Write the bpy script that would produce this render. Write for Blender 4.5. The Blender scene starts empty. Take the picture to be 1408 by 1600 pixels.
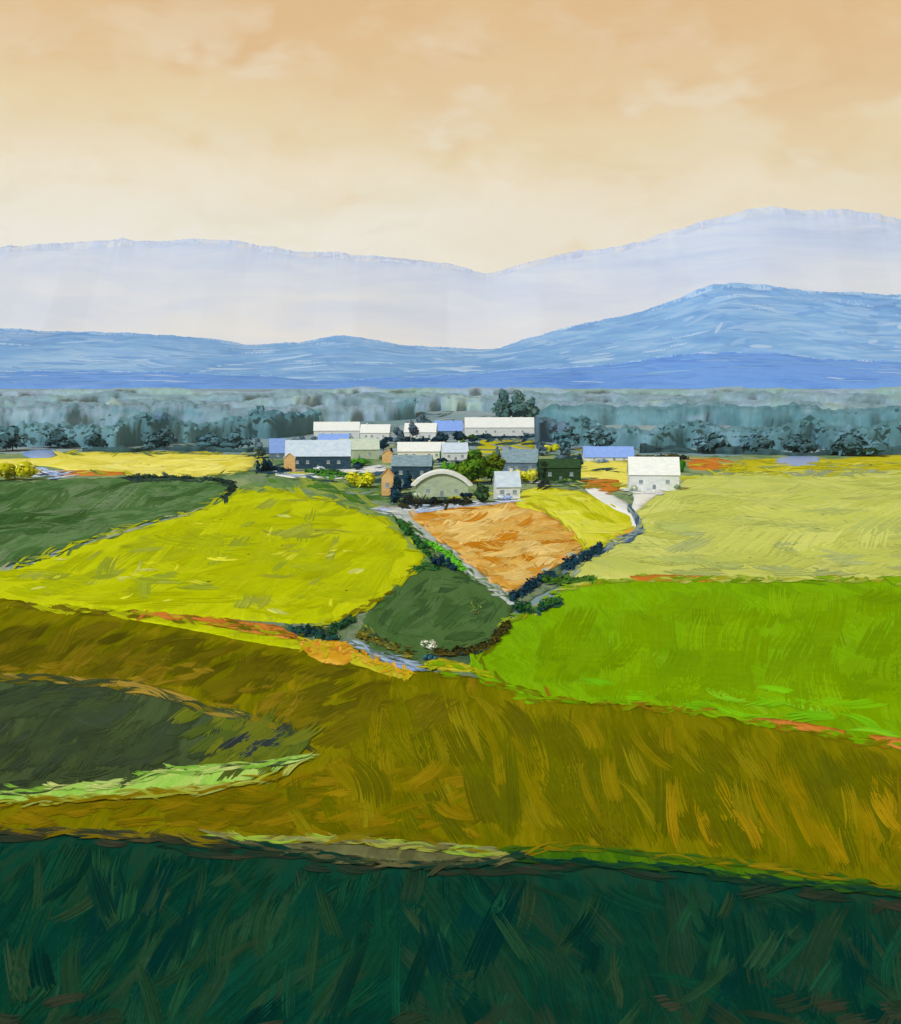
import bpy, math, random
import numpy as np
from mathutils import Vector, geometry as geo

R = random.Random(7)
NP = np.random.RandomState(11)
C = bpy.context.scene.collection
scene = bpy.context.scene

# ------------------------------------------------------------------ camera
ZC = 45.0                       # eye height above the valley floor
F = 800 / math.tan(math.radians(22.5))      # focal length in photo pixels
PITCH = math.atan(210 / F)
cam_d = bpy.data.cameras.new('camera')
cam = bpy.data.objects.new('camera', cam_d); C.objects.link(cam)
cam.location = (0, 0, ZC)
cam.rotation_euler = (math.pi / 2 - PITCH, 0, 0)
cam_d.sensor_fit = 'VERTICAL'
cam_d.angle = math.radians(45)
cam_d.clip_start = 0.5
cam_d.clip_end = 60000
scene.camera = cam

# ------------------------------------------------------------------ light
SUN_EL, SUN_AZ = 46.0, 215.0     # azimuth clockwise from +Y: behind the viewer's left shoulder
sun_d = bpy.data.lights.new('sun', 'SUN')
sun_d.energy = 3.1
sun_d.angle = math.radians(0.5)
sun_d.color = (1.0, 0.965, 0.91)
sun = bpy.data.objects.new('sun', sun_d); C.objects.link(sun)
a = math.radians(SUN_AZ); e = math.radians(SUN_EL)
to_sun = Vector((math.sin(a) * math.cos(e), math.cos(a) * math.cos(e), math.sin(e)))
sun.rotation_euler = to_sun.to_track_quat('Z', 'Y').to_euler()
sun.location = (0, -50, 300)

vs = scene.view_settings
vs.view_transform = 'Standard'; vs.look = 'None'
vs.exposure = 0.0; vs.gamma = 1.0; vs.use_curve_mapping = False
cy = scene.cycles
cy.max_bounces = 5; cy.diffuse_bounces = 2; cy.glossy_bounces = 1
cy.transmission_bounces = 2; cy.volume_bounces = 1; cy.transparent_max_bounces = 4
cy.use_denoising = True


def lin1(v):
    v /= 255.0
    return v / 12.92 if v <= 0.04045 else ((v + 0.055) / 1.055) ** 2.4


KR, KG, KB = 0.90, 1.04, 1.12       # evens out the warm light so that colours come out as seen


def col(c, k=1.0):
    return (min(.95, lin1(c[0]) * k * KR), min(.95, lin1(c[1]) * k * KG), min(.95, lin1(c[2]) * k * KB), 1.0)


class NT:
    """small helper around a node tree"""
    def __init__(s, tree):
        s.t = tree
    def n(s, typ, **kw):
        nd = s.t.nodes.new(typ)
        for k, v in kw.items():
            if k.startswith('i_'):
                key = k[2:]
                nd.inputs[int(key) if key.isdigit() else key.replace('_', ' ')].default_value = v
            else:
                setattr(nd, k, v)
        return nd
    def l(s, a, b):
        s.t.links.new(a, b)
    def math(s, op, a, b=None, clamp=False):
        nd = s.t.nodes.new('ShaderNodeMath'); nd.operation = op; nd.use_clamp = clamp
        for i, v in enumerate((a, b)):
            if v is None: continue
            if isinstance(v, (int, float)): nd.inputs[i].default_value = v
            else: s.l(v, nd.inputs[i])
        return nd.outputs[0]
    def ramp(s, fac, stops, interp='LINEAR'):
        nd = s.t.nodes.new('ShaderNodeValToRGB')
        cr = nd.color_ramp; cr.interpolation = interp
        while len(cr.elements) > 1: cr.elements.remove(cr.elements[-1])
        cr.elements[0].position = stops[0][0]; cr.elements[0].color = stops[0][1]
        for p, c in stops[1:]:
            el = cr.elements.new(p); el.color = c
        s.l(fac, nd.inputs['Fac'])
        return nd.outputs['Color']
    def mix(s, fac, a, b, blend='MIX'):
        nd = s.t.nodes.new('ShaderNodeMix'); nd.data_type = 'RGBA'; nd.blend_type = blend
        nd.clamp_factor = True
        for sock, v in ((nd.inputs[0], fac), (nd.inputs[6], a), (nd.inputs[7], b)):
            if isinstance(v, (int, float)): sock.default_value = v
            elif isinstance(v, tuple): sock.default_value = v
            else: s.l(v, sock)
        return nd.outputs[2]
    def mapping(s, vec, loc=(0, 0, 0), rot=(0, 0, 0), scale=(1, 1, 1)):
        nd = s.t.nodes.new('ShaderNodeMapping')
        nd.inputs['Location'].default_value = loc
        nd.inputs['Rotation'].default_value = rot
        nd.inputs['Scale'].default_value = scale
        s.l(vec, nd.inputs['Vector'])
        return nd.outputs[0]
    def noise(s, vec, scale, detail=3, rough=.55, dist=0.0):
        nd = s.t.nodes.new('ShaderNodeTexNoise')
        nd.inputs['Scale'].default_value = scale
        nd.inputs['Detail'].default_value = detail
        nd.inputs['Roughness'].default_value = rough
        nd.inputs['Distortion'].default_value = dist
        s.l(vec, nd.inputs['Vector'])
        return nd
    def rng(s, v, a, b, c=0., d=1.):
        nd = s.t.nodes.new('ShaderNodeMapRange')
        nd.inputs[1].default_value = a; nd.inputs[2].default_value = b
        nd.inputs[3].default_value = c; nd.inputs[4].default_value = d
        s.l(v, nd.inputs[0])
        return nd.outputs[0]


# ------------------------------------------------------------------ sky
world = bpy.data.worlds.new('World'); scene.world = world
world.use_nodes = True
W = NT(world.node_tree)
world.node_tree.nodes.clear()
out = W.n('ShaderNodeOutputWorld')
bg = W.n('ShaderNodeBackground')
sky = W.n('ShaderNodeTexSky')
sky.sky_type = 'NISHITA'; sky.sun_disc = False
sky.sun_elevation = math.radians(SUN_EL); sky.sun_rotation = math.radians(SUN_AZ)
sky.air_density = 1.0; sky.dust_density = 1.5
bg.inputs['Strength'].default_value = 0.12
tc = W.n('ShaderNodeTexCoord')
D = tc.outputs['Generated']
sep = W.n('ShaderNodeSeparateXYZ'); W.l(D, sep.inputs[0])
el = W.math('ARCSINE', sep.outputs['Z'])
# loose diagonal sweeps of thin cloud
sweep = W.mapping(D, rot=(0, math.radians(28), 0), scale=(5, 5, 15))
warp = W.noise(W.mapping(D, scale=(4, 4, 6)), 2.2, 3)
wv = W.n('ShaderNodeVectorMath', operation='MULTIPLY_ADD')
W.l(warp.outputs['Color'], wv.inputs[0]); wv.inputs[1].default_value = (1.6, 1.6, 1.6); W.l(sweep, wv.inputs[2])
n1 = W.noise(wv.outputs[0], 1.0, 5, .55).outputs['Fac']
n2 = W.noise(W.mapping(D, loc=(3, 1, 4), rot=(0, math.radians(24), 0), scale=(9, 9, 20)), 1.1, 3, .6, .3).outputs['Fac']
n3 = W.noise(W.mapping(D, loc=(1, 7, 2), scale=(2.2, 2.2, 5)), 1.3, 3, .5).outputs['Fac']
n4 = W.noise(W.mapping(D, loc=(5, 2, 2), rot=(0, math.radians(20), 0), scale=(60, 60, 260)), 1.0, 3, .6).outputs['Fac']
elw = W.math('ADD', el, W.math('MULTIPLY', W.math('SUBTRACT', n3, .5), .16))
elw = W.math('ADD', elw, W.math('MULTIPLY', W.math('SUBTRACT', n1, .5), .20))
elw = W.math('ADD', elw, W.math('MULTIPLY', sep.outputs['X'], .05))
S = 1 / 0.12
k = lambda c, m=1.0: tuple(lin1(v) * m * S for v in c) + (1,)
veil = W.ramp(W.rng(elw, 0.055, 0.335), [
    (0.0, k((255, 246, 224))), (0.24, k((252, 236, 202))), (0.42, k((243, 217, 164))),
    (0.58, k((237, 202, 142))), (0.78, k((232, 189, 126))), (1.0, k((229, 185, 122)))])
pale = W.mix(n3, k((240, 228, 184)), k((255, 244, 226)))
wisp = W.math('MULTIPLY', W.rng(n1, .42, .58), W.rng(n2, .44, .56))
lowband = W.rng(el, .34, .20)
veil = W.mix(W.math('MULTIPLY', wisp, W.math('MULTIPLY', lowband, .58)), veil, pale)
veil = W.mix(W.math('MULTIPLY', W.rng(n1, .40, .28), .30), veil, k((226, 186, 132)))
veil = W.mix(.06, veil, W.ramp(n4, [(.3, (0, 0, 0, 1)), (.7, k((255, 240, 215), 2))]), 'OVERLAY') if False else veil
# the veil of warm dust and cloud thins above the view: a bluer zenith added to cool the light
thin = W.rng(el, math.radians(22), math.radians(80), .97, .45)
final = W.mix(thin, sky.outputs['Color'], veil)
W.l(final, bg.inputs['Color'])
W.l(bg.outputs[0], out.inputs['Surface'])

# ------------------------------------------------------------------ terrain
def ss(t):
    t = np.clip(t, 0, 1)
    return t * t * (3 - 2 * t)


def gz(x, y, cx, cy_, sx, sy, h, rot=0.0):
    c, s = math.cos(rot), math.sin(rot)
    u = (x - cx) * c + (y - cy_) * s
    v = -(x - cx) * s + (y - cy_) * c
    return h * np.exp(-.5 * ((u / sx) ** 2 + (v / sy) ** 2))


def height(x, y):
    x = np.asarray(x, float); y = np.asarray(y, float)
    z = gz(x, y, -70, 300, 70, 75, 5.0, .2)            # the domed yellow field
    z = z + gz(x, y, 35, 150, 60, 24, 4.0, -.15)         # the olive bank
    z = z + gz(x, y, -45, 172, 40, 14, 1.6, -.2)
    z = z - gz(x, y, -40, 142, 26, 10, 1.5, -.1)       # hollow with the dark crop
    z = z + gz(x, y, 110, 240, 60, 50, 2.5)
    z = z + gz(x, y, 0, 85, 90, 22, 2.0)
    z = z + gz(x, y, 130, 420, 90, 70, 3.0)
    far = ss((y - 60) / 200)
    z = z + far * (.8 * np.sin(x / 47 + 1.3) * np.sin(y / 61 + .4))
    z = z + .15 * np.sin(x / 9.3 + .7) * np.sin(y / 11.1) * (1 - far)
    near = np.clip(1 - (np.hypot(x, y) - 900) / 900, 0, 1)
    return z * near


def ray(px, py):
    u = (np.asarray(px, float) - 704) / F
    v = -(np.asarray(py, float) - 800) / F
    c, s = math.cos(PITCH), math.sin(PITCH)
    return u, c + v * s, -s + v * c


TS = np.geomspace(30, 30000, 260)


def ground(px, py):
    """where the line of sight through a point of the photograph meets the land"""
    px = np.atleast_1d(np.asarray(px, float)); py = np.atleast_1d(np.asarray(py, float))
    dx, dy, dz = ray(px, py)
    t = TS[None, :]
    zz = ZC + dz[:, None] * t - height(dx[:, None] * t, dy[:, None] * t)
    below = zz < 0
    idx = np.where(below.any(1), below.argmax(1), TS.size - 1)
    idx = np.maximum(idx, 1)
    lo = TS[idx - 1]; hi = TS[idx]
    for _ in range(24):
        m = .5 * (lo + hi)
        b = ZC + dz * m - height(dx * m, dy * m) < 0
        hi = np.where(b, m, hi); lo = np.where(b, lo, m)
    t = .5 * (lo + hi)
    x = dx * t; y = dy * t
    return np.stack([x, y, height(x, y)], 1)


def spot(px, py):
    p = ground(px, py)[0]
    return p, F / p[1]          # point and photo pixels per metre there


# ------------------------------------------------------------------ mesh helpers
def link(name, verts, faces, mats=None, parent=None, cols=None, uvs=None, smooth=False):
    smooth = smooth or mats is not None and mats.name == 'leaf'
    me = bpy.data.meshes.new(name)
    me.from_pydata([tuple(v) for v in verts], [], [tuple(f) for f in faces])
    if cols is not None:
        at = me.color_attributes.new('tint', 'FLOAT_COLOR', 'POINT')
        at.data.foreach_set('color', np.asarray(cols, 'f').ravel())
    if uvs is not None:
        ul = me.uv_layers.new(name='stroke')
        li = np.empty(len(me.loops), 'i'); me.loops.foreach_get('vertex_index', li)
        ul.data.foreach_set('uv', np.asarray(uvs, 'f')[li].ravel())
    if smooth:
        me.polygons.foreach_set('use_smooth', [True] * len(me.polygons))
    o = bpy.data.objects.new(name, me)
    C.objects.link(o)
    if mats is not None:
        me.materials.append(mats)
    if parent is not None:
        o.parent = parent
    return o


def tag(o, label=None, cat=None, group=None, kind=None):
    if label: o['label'] = label
    if cat: o['category'] = cat
    if group: o['group'] = group
    if kind: o['kind'] = kind
    return o


def empty(name, loc, rz=0.0):
    o = bpy.data.objects.new(name, None); C.objects.link(o)
    o.location = loc; o.rotation_euler = (0, 0, rz); o.empty_display_size = .5
    return o


# ------------------------------------------------------------------ materials
def base_mat(name):
    m = bpy.data.materials.new(name); m.use_nodes = True
    t = m.node_tree; t.nodes.clear()
    n = NT(t)
    o = n.n('ShaderNodeOutputMaterial')
    b = n.n('ShaderNodeBsdfPrincipled')
    b.inputs['Roughness'].default_value = .9
    b.inputs['Specular IOR Level'].default_value = .0
    n.l(b.outputs[0], o.inputs['Surface'])
    return m, n, b


ALB = 0.92          # photograph colour -> albedo


def field_mat(name, tones, ang=0.0, L=20.0, Wd=3.0, big=60.0, accent=None, acc_amt=.5, streak=.25, bump=.35):
    """crop colour laid in overlapping sweeps L x Wd metres along ang (degrees from the line of view)"""
    m, n, b = base_mat(name)
    tcn = n.n('ShaderNodeTexCoord'); P = tcn.outputs['Object']
    r = (0, 0, math.radians(ang))
    wz = n.noise(P, 1 / (L * .6), 3, .6)
    wv = n.n('ShaderNodeVectorMath', operation='MULTIPLY_ADD')
    n.l(wz.outputs['Color'], wv.inputs[0]); wv.inputs[1].default_value = (Wd * 2.2, L * .5, 0); n.l(P, wv.inputs[2])
    Q = wv.outputs[0]
    v = n.n('ShaderNodeTexVoronoi'); v.feature = 'SMOOTH_F1'
    v.inputs['Scale'].default_value = 1.0; v.inputs['Smoothness'].default_value = .35
    n.l(n.mapping(Q, rot=r, scale=(1 / Wd, 1 / L, .01)), v.inputs['Vector'])
    sc = n.n('ShaderNodeSeparateColor'); n.l(v.outputs['Color'], sc.inputs[0])
    fine = n.noise(n.mapping(Q, rot=r, scale=(3.2 / Wd, 1.2 / L, .01)), 1.0, 5, .7).outputs['Fac']
    grand = n.noise(P, 1 / big, 4, .55).outputs['Fac']
    f = n.math('ADD', n.math('MULTIPLY', sc.outputs[0], .40), n.math('MULTIPLY', n.rng(fine, .25, .75), .30))
    f = n.math('ADD', f, n.math('MULTIPLY', n.rng(grand, .28, .72), .30))
    N = len(tones)
    colr = n.ramp(f, [(.18 + .64 * i / max(1, N - 1), col(t, ALB)) for i, t in enumerate(tones)])
    bris = n.noise(n.mapping(Q, rot=r, scale=(12 / Wd, 1.0 / L, .01)), 1.0, 4, .65).outputs['Fac']
    colr = n.mix(streak, colr, n.ramp(bris, [(.3, (.25, .25, .25, 1)), (.7, (.78, .78, .78, 1))]), 'OVERLAY')
    if accent:
        an = n.noise(n.mapping(Q, loc=(7, 3, 0), rot=r, scale=(.9 / Wd, .8 / L, .01)), 1.0, 5, .66).outputs['Fac']
        colr = n.mix(n.math('MULTIPLY', n.rng(an, .56, .70), acc_amt), colr, col(accent, ALB))
    n.l(colr, b.inputs['Base Color'])
    bp = n.n('ShaderNodeBump'); bp.inputs['Strength'].default_value = bump
    bp.inputs['Distance'].default_value = Wd * .12
    n.l(n.math('ADD', bris, n.math('MULTIPLY', fine, .7)), bp.inputs['Height'])
    n.l(bp.outputs[0], b.inputs['Normal'])
    return m


def tint_mat(name, var=.25, rough=.9, bristle=0.0):
    m, n, b = base_mat(name)
    at = n.n('ShaderNodeVertexColor'); at.layer_name = 'tint'
    c = at.outputs['Color']
    if bristle:
        uv = n.n('ShaderNodeUVMap'); uv.uv_map = 'stroke'
        nz = n.noise(n.mapping(uv.outputs[0], scale=(1.6, 9, 1)), 1.0, 4, .7).outputs['Fac']
        c = n.mix(bristle, c, n.ramp(nz, [(.28, (.15, .15, .15, 1)), (.72, (.88, .88, .88, 1))]), 'OVERLAY')
        bp = n.n('ShaderNodeBump'); bp.inputs['Strength'].default_value = .2; bp.inputs['Distance'].default_value = .1
        n.l(nz, bp.inputs['Height']); n.l(bp.outputs[0], b.inputs['Normal'])
    elif var:
        tcn = n.n('ShaderNodeTexCoord')
        nz = n.noise(tcn.outputs['Object'], .35, 4, .6).outputs['Fac']
        c = n.mix(var, c, n.ramp(nz, [(.3, (.2, .2, .2, 1)), (.7, (.8, .8, .8, 1))]), 'OVERLAY')
    b.inputs['Roughness'].default_value = rough
    n.l(c, b.inputs['Base Color'])
    return m


M_LEAF = tint_mat('leaf', .15)
M_SWATH = tint_mat('swath', .12)


def wash_mat(name, c1, c2, scale=.5, stretch=(1, 1, 2.5), rough=.8):
    m, n, b = base_mat(name)
    tcn = n.n('ShaderNodeTexCoord')
    nz = n.noise(n.mapping(tcn.outputs['Object'], scale=stretch), scale, 5, .65, .4).outputs['Fac']
    n.l(n.ramp(nz, [(.32, col(c1, ALB)), (.68, col(c2, ALB))]), b.inputs['Base Color'])
    b.inputs['Roughness'].default_value = rough
    bp = n.n('ShaderNodeBump'); bp.inputs['Strength'].default_value = .25; bp.inputs['Distance'].default_value = .1
    n.l(nz, bp.inputs['Height']); n.l(bp.outputs[0], b.inputs['Normal'])
    return m


# ------------------------------------------------------------------ the land
def spline(pts, step=9.0, closed=True):
    """Catmull-Rom through pts, resampled to about step"""
    P = [np.array(p, float) for p in pts]
    n = len(P); out = []
    rg = range(n) if closed else range(n - 1)
    for i in rg:
        if closed:
            p0, p1, p2, p3 = P[i - 1], P[i], P[(i + 1) % n], P[(i + 2) % n]
        else:
            p0, p1, p2, p3 = P[max(i - 1, 0)], P[i], P[i + 1], P[min(i + 2, n - 1)]
        seg = np.linalg.norm(p2 - p1)
        k_ = max(1, int(seg / step))
        t0 = .35
        m1, m2 = t0 * (p2 - p0), t0 * (p3 - p1)
        for j in range(k_):
            t = j / k_
            h = (2*t**3-3*t*t+1)*p1 + (t**3-2*t*t+t)*m1 + (-2*t**3+3*t*t)*p2 + (t**3-t*t)*m2
            out.append(h)
    if not closed: out.append(P[-1])
    return np.array(out)


def rough(path, amp, closed=True):
    """uneven edge, several scales"""
    n = len(path)
    off = np.zeros((n, 2))
    for k_, a_ in ((14, .9), (6, .6), (2, .55), (1, .5)):
        m = max(3, n // k_)
        for ax in range(2):
            vals = NP.randn(m)
            if closed: vals = np.append(vals, vals[0])
            else: vals = np.append(vals, NP.randn())
            off[:, ax] += a_ * np.interp(np.linspace(0, m, n, endpoint=False), np.arange(m + 1), vals)
    off[:, 0] *= amp * 1.4; off[:, 1] *= amp * .55
    return path + off


def inside(poly, pts):
    x, y = pts[:, 0], pts[:, 1]
    r = np.zeros(len(pts), bool)
    j = len(poly) - 1
    for i in range(len(poly)):
        xi, yi = poly[i]; xj, yj = poly[j]
        c = (yi > y) != (yj > y)
        with np.errstate(divide='ignore', invalid='ignore'):
            r ^= c & (x < (xj - xi) * (y - yi) / (yj - yi + 1e-12) + xi)
        j = i
    return r


LK = .24            # height of the crops, and so of the steps between fields


def sheet(name, pts, mat, lift, amp=2.0, step=6.0, grid=12.0, kind='structure', label=None):
    """one field: its outline on the land, filled and draped over it, with an edge standing up from the soil"""
    lift = lift * LK
    b2 = rough(spline(pts, min(step, 5)), amp * 1.15)
    g = ground(b2[:, 0], b2[:, 1])
    lo, hi = b2.min(0), b2.max(0)
    gx, gy = np.meshgrid(np.arange(lo[0], hi[0], grid), np.arange(lo[1], hi[1], grid * .6))
    q = np.stack([gx.ravel(), gy.ravel()], 1) + NP.uniform(-3, 3, (gx.size, 2))
    q = q[inside(b2, q)]
    pin = ground(q[:, 0], q[:, 1]) if len(q) else np.zeros((0, 3))
    allp = np.vstack([g, pin])
    # scale for the triangulation so that it works on the plan of the field
    ctr = allp[:, :2].mean(0); sc = np.abs(allp[:, :2] - ctr).max(0) + 1e-6
    V2 = [Vector(((p[0] - ctr[0]) / sc[0], (p[1] - ctr[1]) / sc[1])) for p in allp]
    nb = len(g)
    res = geo.delaunay_2d_cdt(V2, [], [list(range(nb))], 1, 1e-7)
    vo, fo = res[0], res[2]
    vx = np.array([[v.x * sc[0] + ctr[0], v.y * sc[1] + ctr[1]] for v in vo])
    vz = height(vx[:, 0], vx[:, 1]) + lift
    verts = [(p[0], p[1], z) for p, z in zip(vx, vz)]
    faces = [list(f) for f in fo]
    # the standing edge of the crop
    cnt = {}
    for f in faces:
        for i in range(len(f)):
            ed = (f[i], f[(i + 1) % len(f)])
            cnt[tuple(sorted(ed))] = cnt.get(tuple(sorted(ed)), []) + [ed]
    low = {}
    for ed in list(cnt.values()):
        if len(ed) == 1:
            a_, b_ = ed[0]
            for v in (a_, b_):
                if v not in low:
                    low[v] = len(verts); verts.append((verts[v][0], verts[v][1], verts[v][2] - lift - .25))
            faces.append([b_, a_, low[a_], low[b_]])
    o = link(name, verts, faces, mat)
    for p in o.data.polygons[:len(fo)]: p.use_smooth = True
    if o.data.polygons and o.data.polygons[0].normal.z < 0:
        o.data.flip_normals()
    tag(o, label, None, None, kind)
    o['outline'] = 0
    del o['outline']
    return o


def bundles(name, starts, d, bend, palette, wid, lift, label, M=6, jit=.10, kind='stuff'):
    """each swath is a sheaf of narrow strips with ragged ends, lying on the land"""
    n = len(starts)
    K = 6
    ts = np.linspace(-.5, .5, K)
    nr = np.stack([-d[:, 1], d[:, 0]], 1)
    path = starts[:, None, :] + d[:, None, :] * ts[None, :, None] + nr[:, None, :] * (bend[:, None, None] * (ts ** 2 * 4 - .5)[None, :, None])
    g = ground(path[:, :, 0].ravel(), path[:, :, 1].ravel()).reshape(n, K, 3)[:, :, :2]
    w = NP.uniform(wid[0], wid[1], n)
    dist = g[:, K // 2, 1]
    s_ = F / dist
    tg = np.gradient(g, axis=1); tg /= np.linalg.norm(tg, axis=2)[:, :, None] + 1e-9
    cross = np.stack([-tg[:, :, 1], tg[:, :, 0]], 2)
    lat = np.abs(tg[:, K // 2, 0])
    wm = w / s_ * (1 + lat * (np.clip(dist / ZC, 1, 8) - 1) * .75)
    ci = NP.randint(len(palette), size=n)
    pal = np.array([col(c, ALB) for c in palette])[ci]
    tone = NP.uniform(.92, 1.08, n)
    VS_, FS_, CS_ = [], [], []
    b0 = 0
    idx = np.arange(n)
    hgt = lift * LK + .035 + NP.uniform(0, .03, n)
    for m in range(M):
        o = ((m + .5) / M - .5) + NP.uniform(-.05, .05, n)
        t0 = NP.uniform(0, .30, n) ** 1.5 + abs(o) * .12
        t1 = 1 - NP.uniform(0, .45, n) ** 1.3 - abs(o) * .15
        sw_ = wm / M * NP.uniform(.8, 1.5, n)
        tt = t0[:, None] + (t1 - t0)[:, None] * np.linspace(0, 1, K)[None, :]
        f = tt * (K - 1); i0 = np.clip(f.astype(int), 0, K - 2); fr = (f - i0)[:, :, None]
        c = g[idx[:, None], i0] * (1 - fr) + g[idx[:, None], i0 + 1] * fr
        nn = cross[idx[:, None], i0] * (1 - fr) + cross[idx[:, None], i0 + 1] * fr
        prof = np.array([.5, 1, 1, .95, .8, .25])
        P = []
        for sd in (-1, 1):
            q = c + nn * (o * wm)[:, None, None] + nn * (sd * .5 * sw_[:, None] * prof[None, :])[:, :, None]
            z = height(q[:, :, 0], q[:, :, 1]) + hgt[:, None]
            P.append(np.concatenate([q, z[:, :, None]], 2))
        V = np.stack(P, 2).reshape(n, K * 2, 3)
        VS_.append(V.reshape(-1, 3))
        cc = pal * (tone * NP.uniform(1 - jit, 1 + jit, n))[:, None]
        cc[:, 3] = 1
        CS_.append(np.repeat(np.clip(cc, 0, .95), K * 2, 0))
        base = (np.arange(n) * K * 2 + b0)[:, None]
        for j in range(K - 1):
            q = base + 2 * j
            FS_.append(np.concatenate([q, q + 1, q + 3, q + 2], 1))
        b0 += n * K * 2
    V = np.concatenate(VS_); Fc = np.concatenate(FS_); Cc = np.concatenate(CS_)
    # faces look up
    a_ = V[Fc[:, 1]] - V[Fc[:, 0]]; b_ = V[Fc[:, 3]] - V[Fc[:, 0]]
    flip = (a_[:, 0] * b_[:, 1] - a_[:, 1] * b_[:, 0]) < 0
    Fc[flip] = Fc[flip][:, ::-1]
    me = bpy.data.meshes.new(name)
    me.vertices.add(len(V)); me.vertices.foreach_set('co', V.astype('f').ravel())
    me.loops.add(Fc.size); me.loops.foreach_set('vertex_index', Fc.astype('i').ravel())
    me.polygons.add(len(Fc)); me.polygons.foreach_set('loop_start', np.arange(0, Fc.size, 4, dtype='i'))
    me.update(calc_edges=True)
    at = me.color_attributes.new('tint', 'FLOAT_COLOR', 'POINT')
    at.data.foreach_set('color', Cc.astype('f').ravel())
    me.materials.append(M_SWATH)
    me.validate()
    o = bpy.data.objects.new(name, me); C.objects.link(o)
    return tag(o, label, None, None, kind)


def swaths(name, poly, n, palette, vec, vj=.35, wid=(5, 10), lift=.3, label=None, curve=.07, clip=True, M=6, jit=.10):
    """cut swaths and drifts of grass inside the outline.  vec: how one lies in the view (length and slant)"""
    poly = np.array(spline(poly, 14))
    lo, hi = poly.min(0), poly.max(0)
    starts = []
    while len(starts) < n:
        q = NP.uniform(lo, hi, (n * 2, 2)); starts += list(q[inside(poly, q)])
    starts = np.array(starts[:n])
    ln = NP.uniform(.45, 1.25, n)[:, None]
    an = NP.normal(0, vj, n)
    vx = np.array(vec, float)
    d = np.stack([vx[0] * np.cos(an) - vx[1] * np.sin(an), vx[0] * np.sin(an) + vx[1] * np.cos(an)], 1) * ln
    if clip:
        ok = inside(poly, starts - d * .5) & inside(poly, starts + d * .5)
        starts, d = starts[ok], d[ok]
    return bundles(name, starts, d, NP.normal(0, curve, len(starts)), palette, wid, lift, label, M, jit)


def fringe(label, line, n, palette, ln=(14, 40), wid=(2.5, 7), lift=.5, spread=4.0, slant=.25, M=4):
    """ragged drifts of grass and soil along the line where two fields meet"""
    p = spline(line, 3, False)
    tg = np.gradient(p, axis=0); tg /= np.linalg.norm(tg, axis=1)[:, None] + 1e-9
    i = NP.randint(len(p), size=n)
    nr = np.stack([-tg[:, 1], tg[:, 0]], 1)
    st = p[i] + nr[i] * NP.normal(0, spread * .6, n)[:, None]
    an = NP.normal(0, slant, n)
    d = np.stack([tg[i, 0] * np.cos(an) - tg[i, 1] * np.sin(an), tg[i, 0] * np.sin(an) + tg[i, 1] * np.cos(an)], 1) * NP.uniform(ln[0], ln[1], n)[:, None]
    return bundles('grass_verge', st, d, NP.normal(0, .08, n), palette, wid, lift, label, M, .14)


# ---- the base ground sheet, out to the foot of the mountains
def graded(lo, hi, fine, lim, growth=1.12):
    xs = [0.0]; st = fine
    while xs[-1] < hi:
        if xs[-1] > lim: st *= growth
        xs.append(xs[-1] + st)
    neg = [0.0]; st = fine
    while neg[-1] > lo:
        if -neg[-1] > lim: st *= growth
        neg.append(neg[-1] - st)
    return np.array(sorted(set(neg + xs)))


xs = graded(-17000, 17000, 6, 260); ys = graded(-250, 18000, 6, 560)
X, Y = np.meshgrid(xs, ys)
Z = height(X, Y) - .12
nx, ny = len(xs), len(ys)
gv = np.stack([X.ravel(), Y.ravel(), Z.ravel()], 1)
gf = [(j * nx + i, j * nx + i + 1, (j + 1) * nx + i + 1, (j + 1) * nx + i) for j in range(ny - 1) for i in range(nx - 1)]
m_ground = field_mat('valley_grass', [(100, 130, 138), (112, 140, 148), (128, 148, 160), (140, 156, 162), (108, 136, 142)], 90, 420, 120, 900, (158, 170, 178), .5, .15, .1)
tag(link('ground', gv, gf, m_ground, smooth=True), kind='structure')

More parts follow.
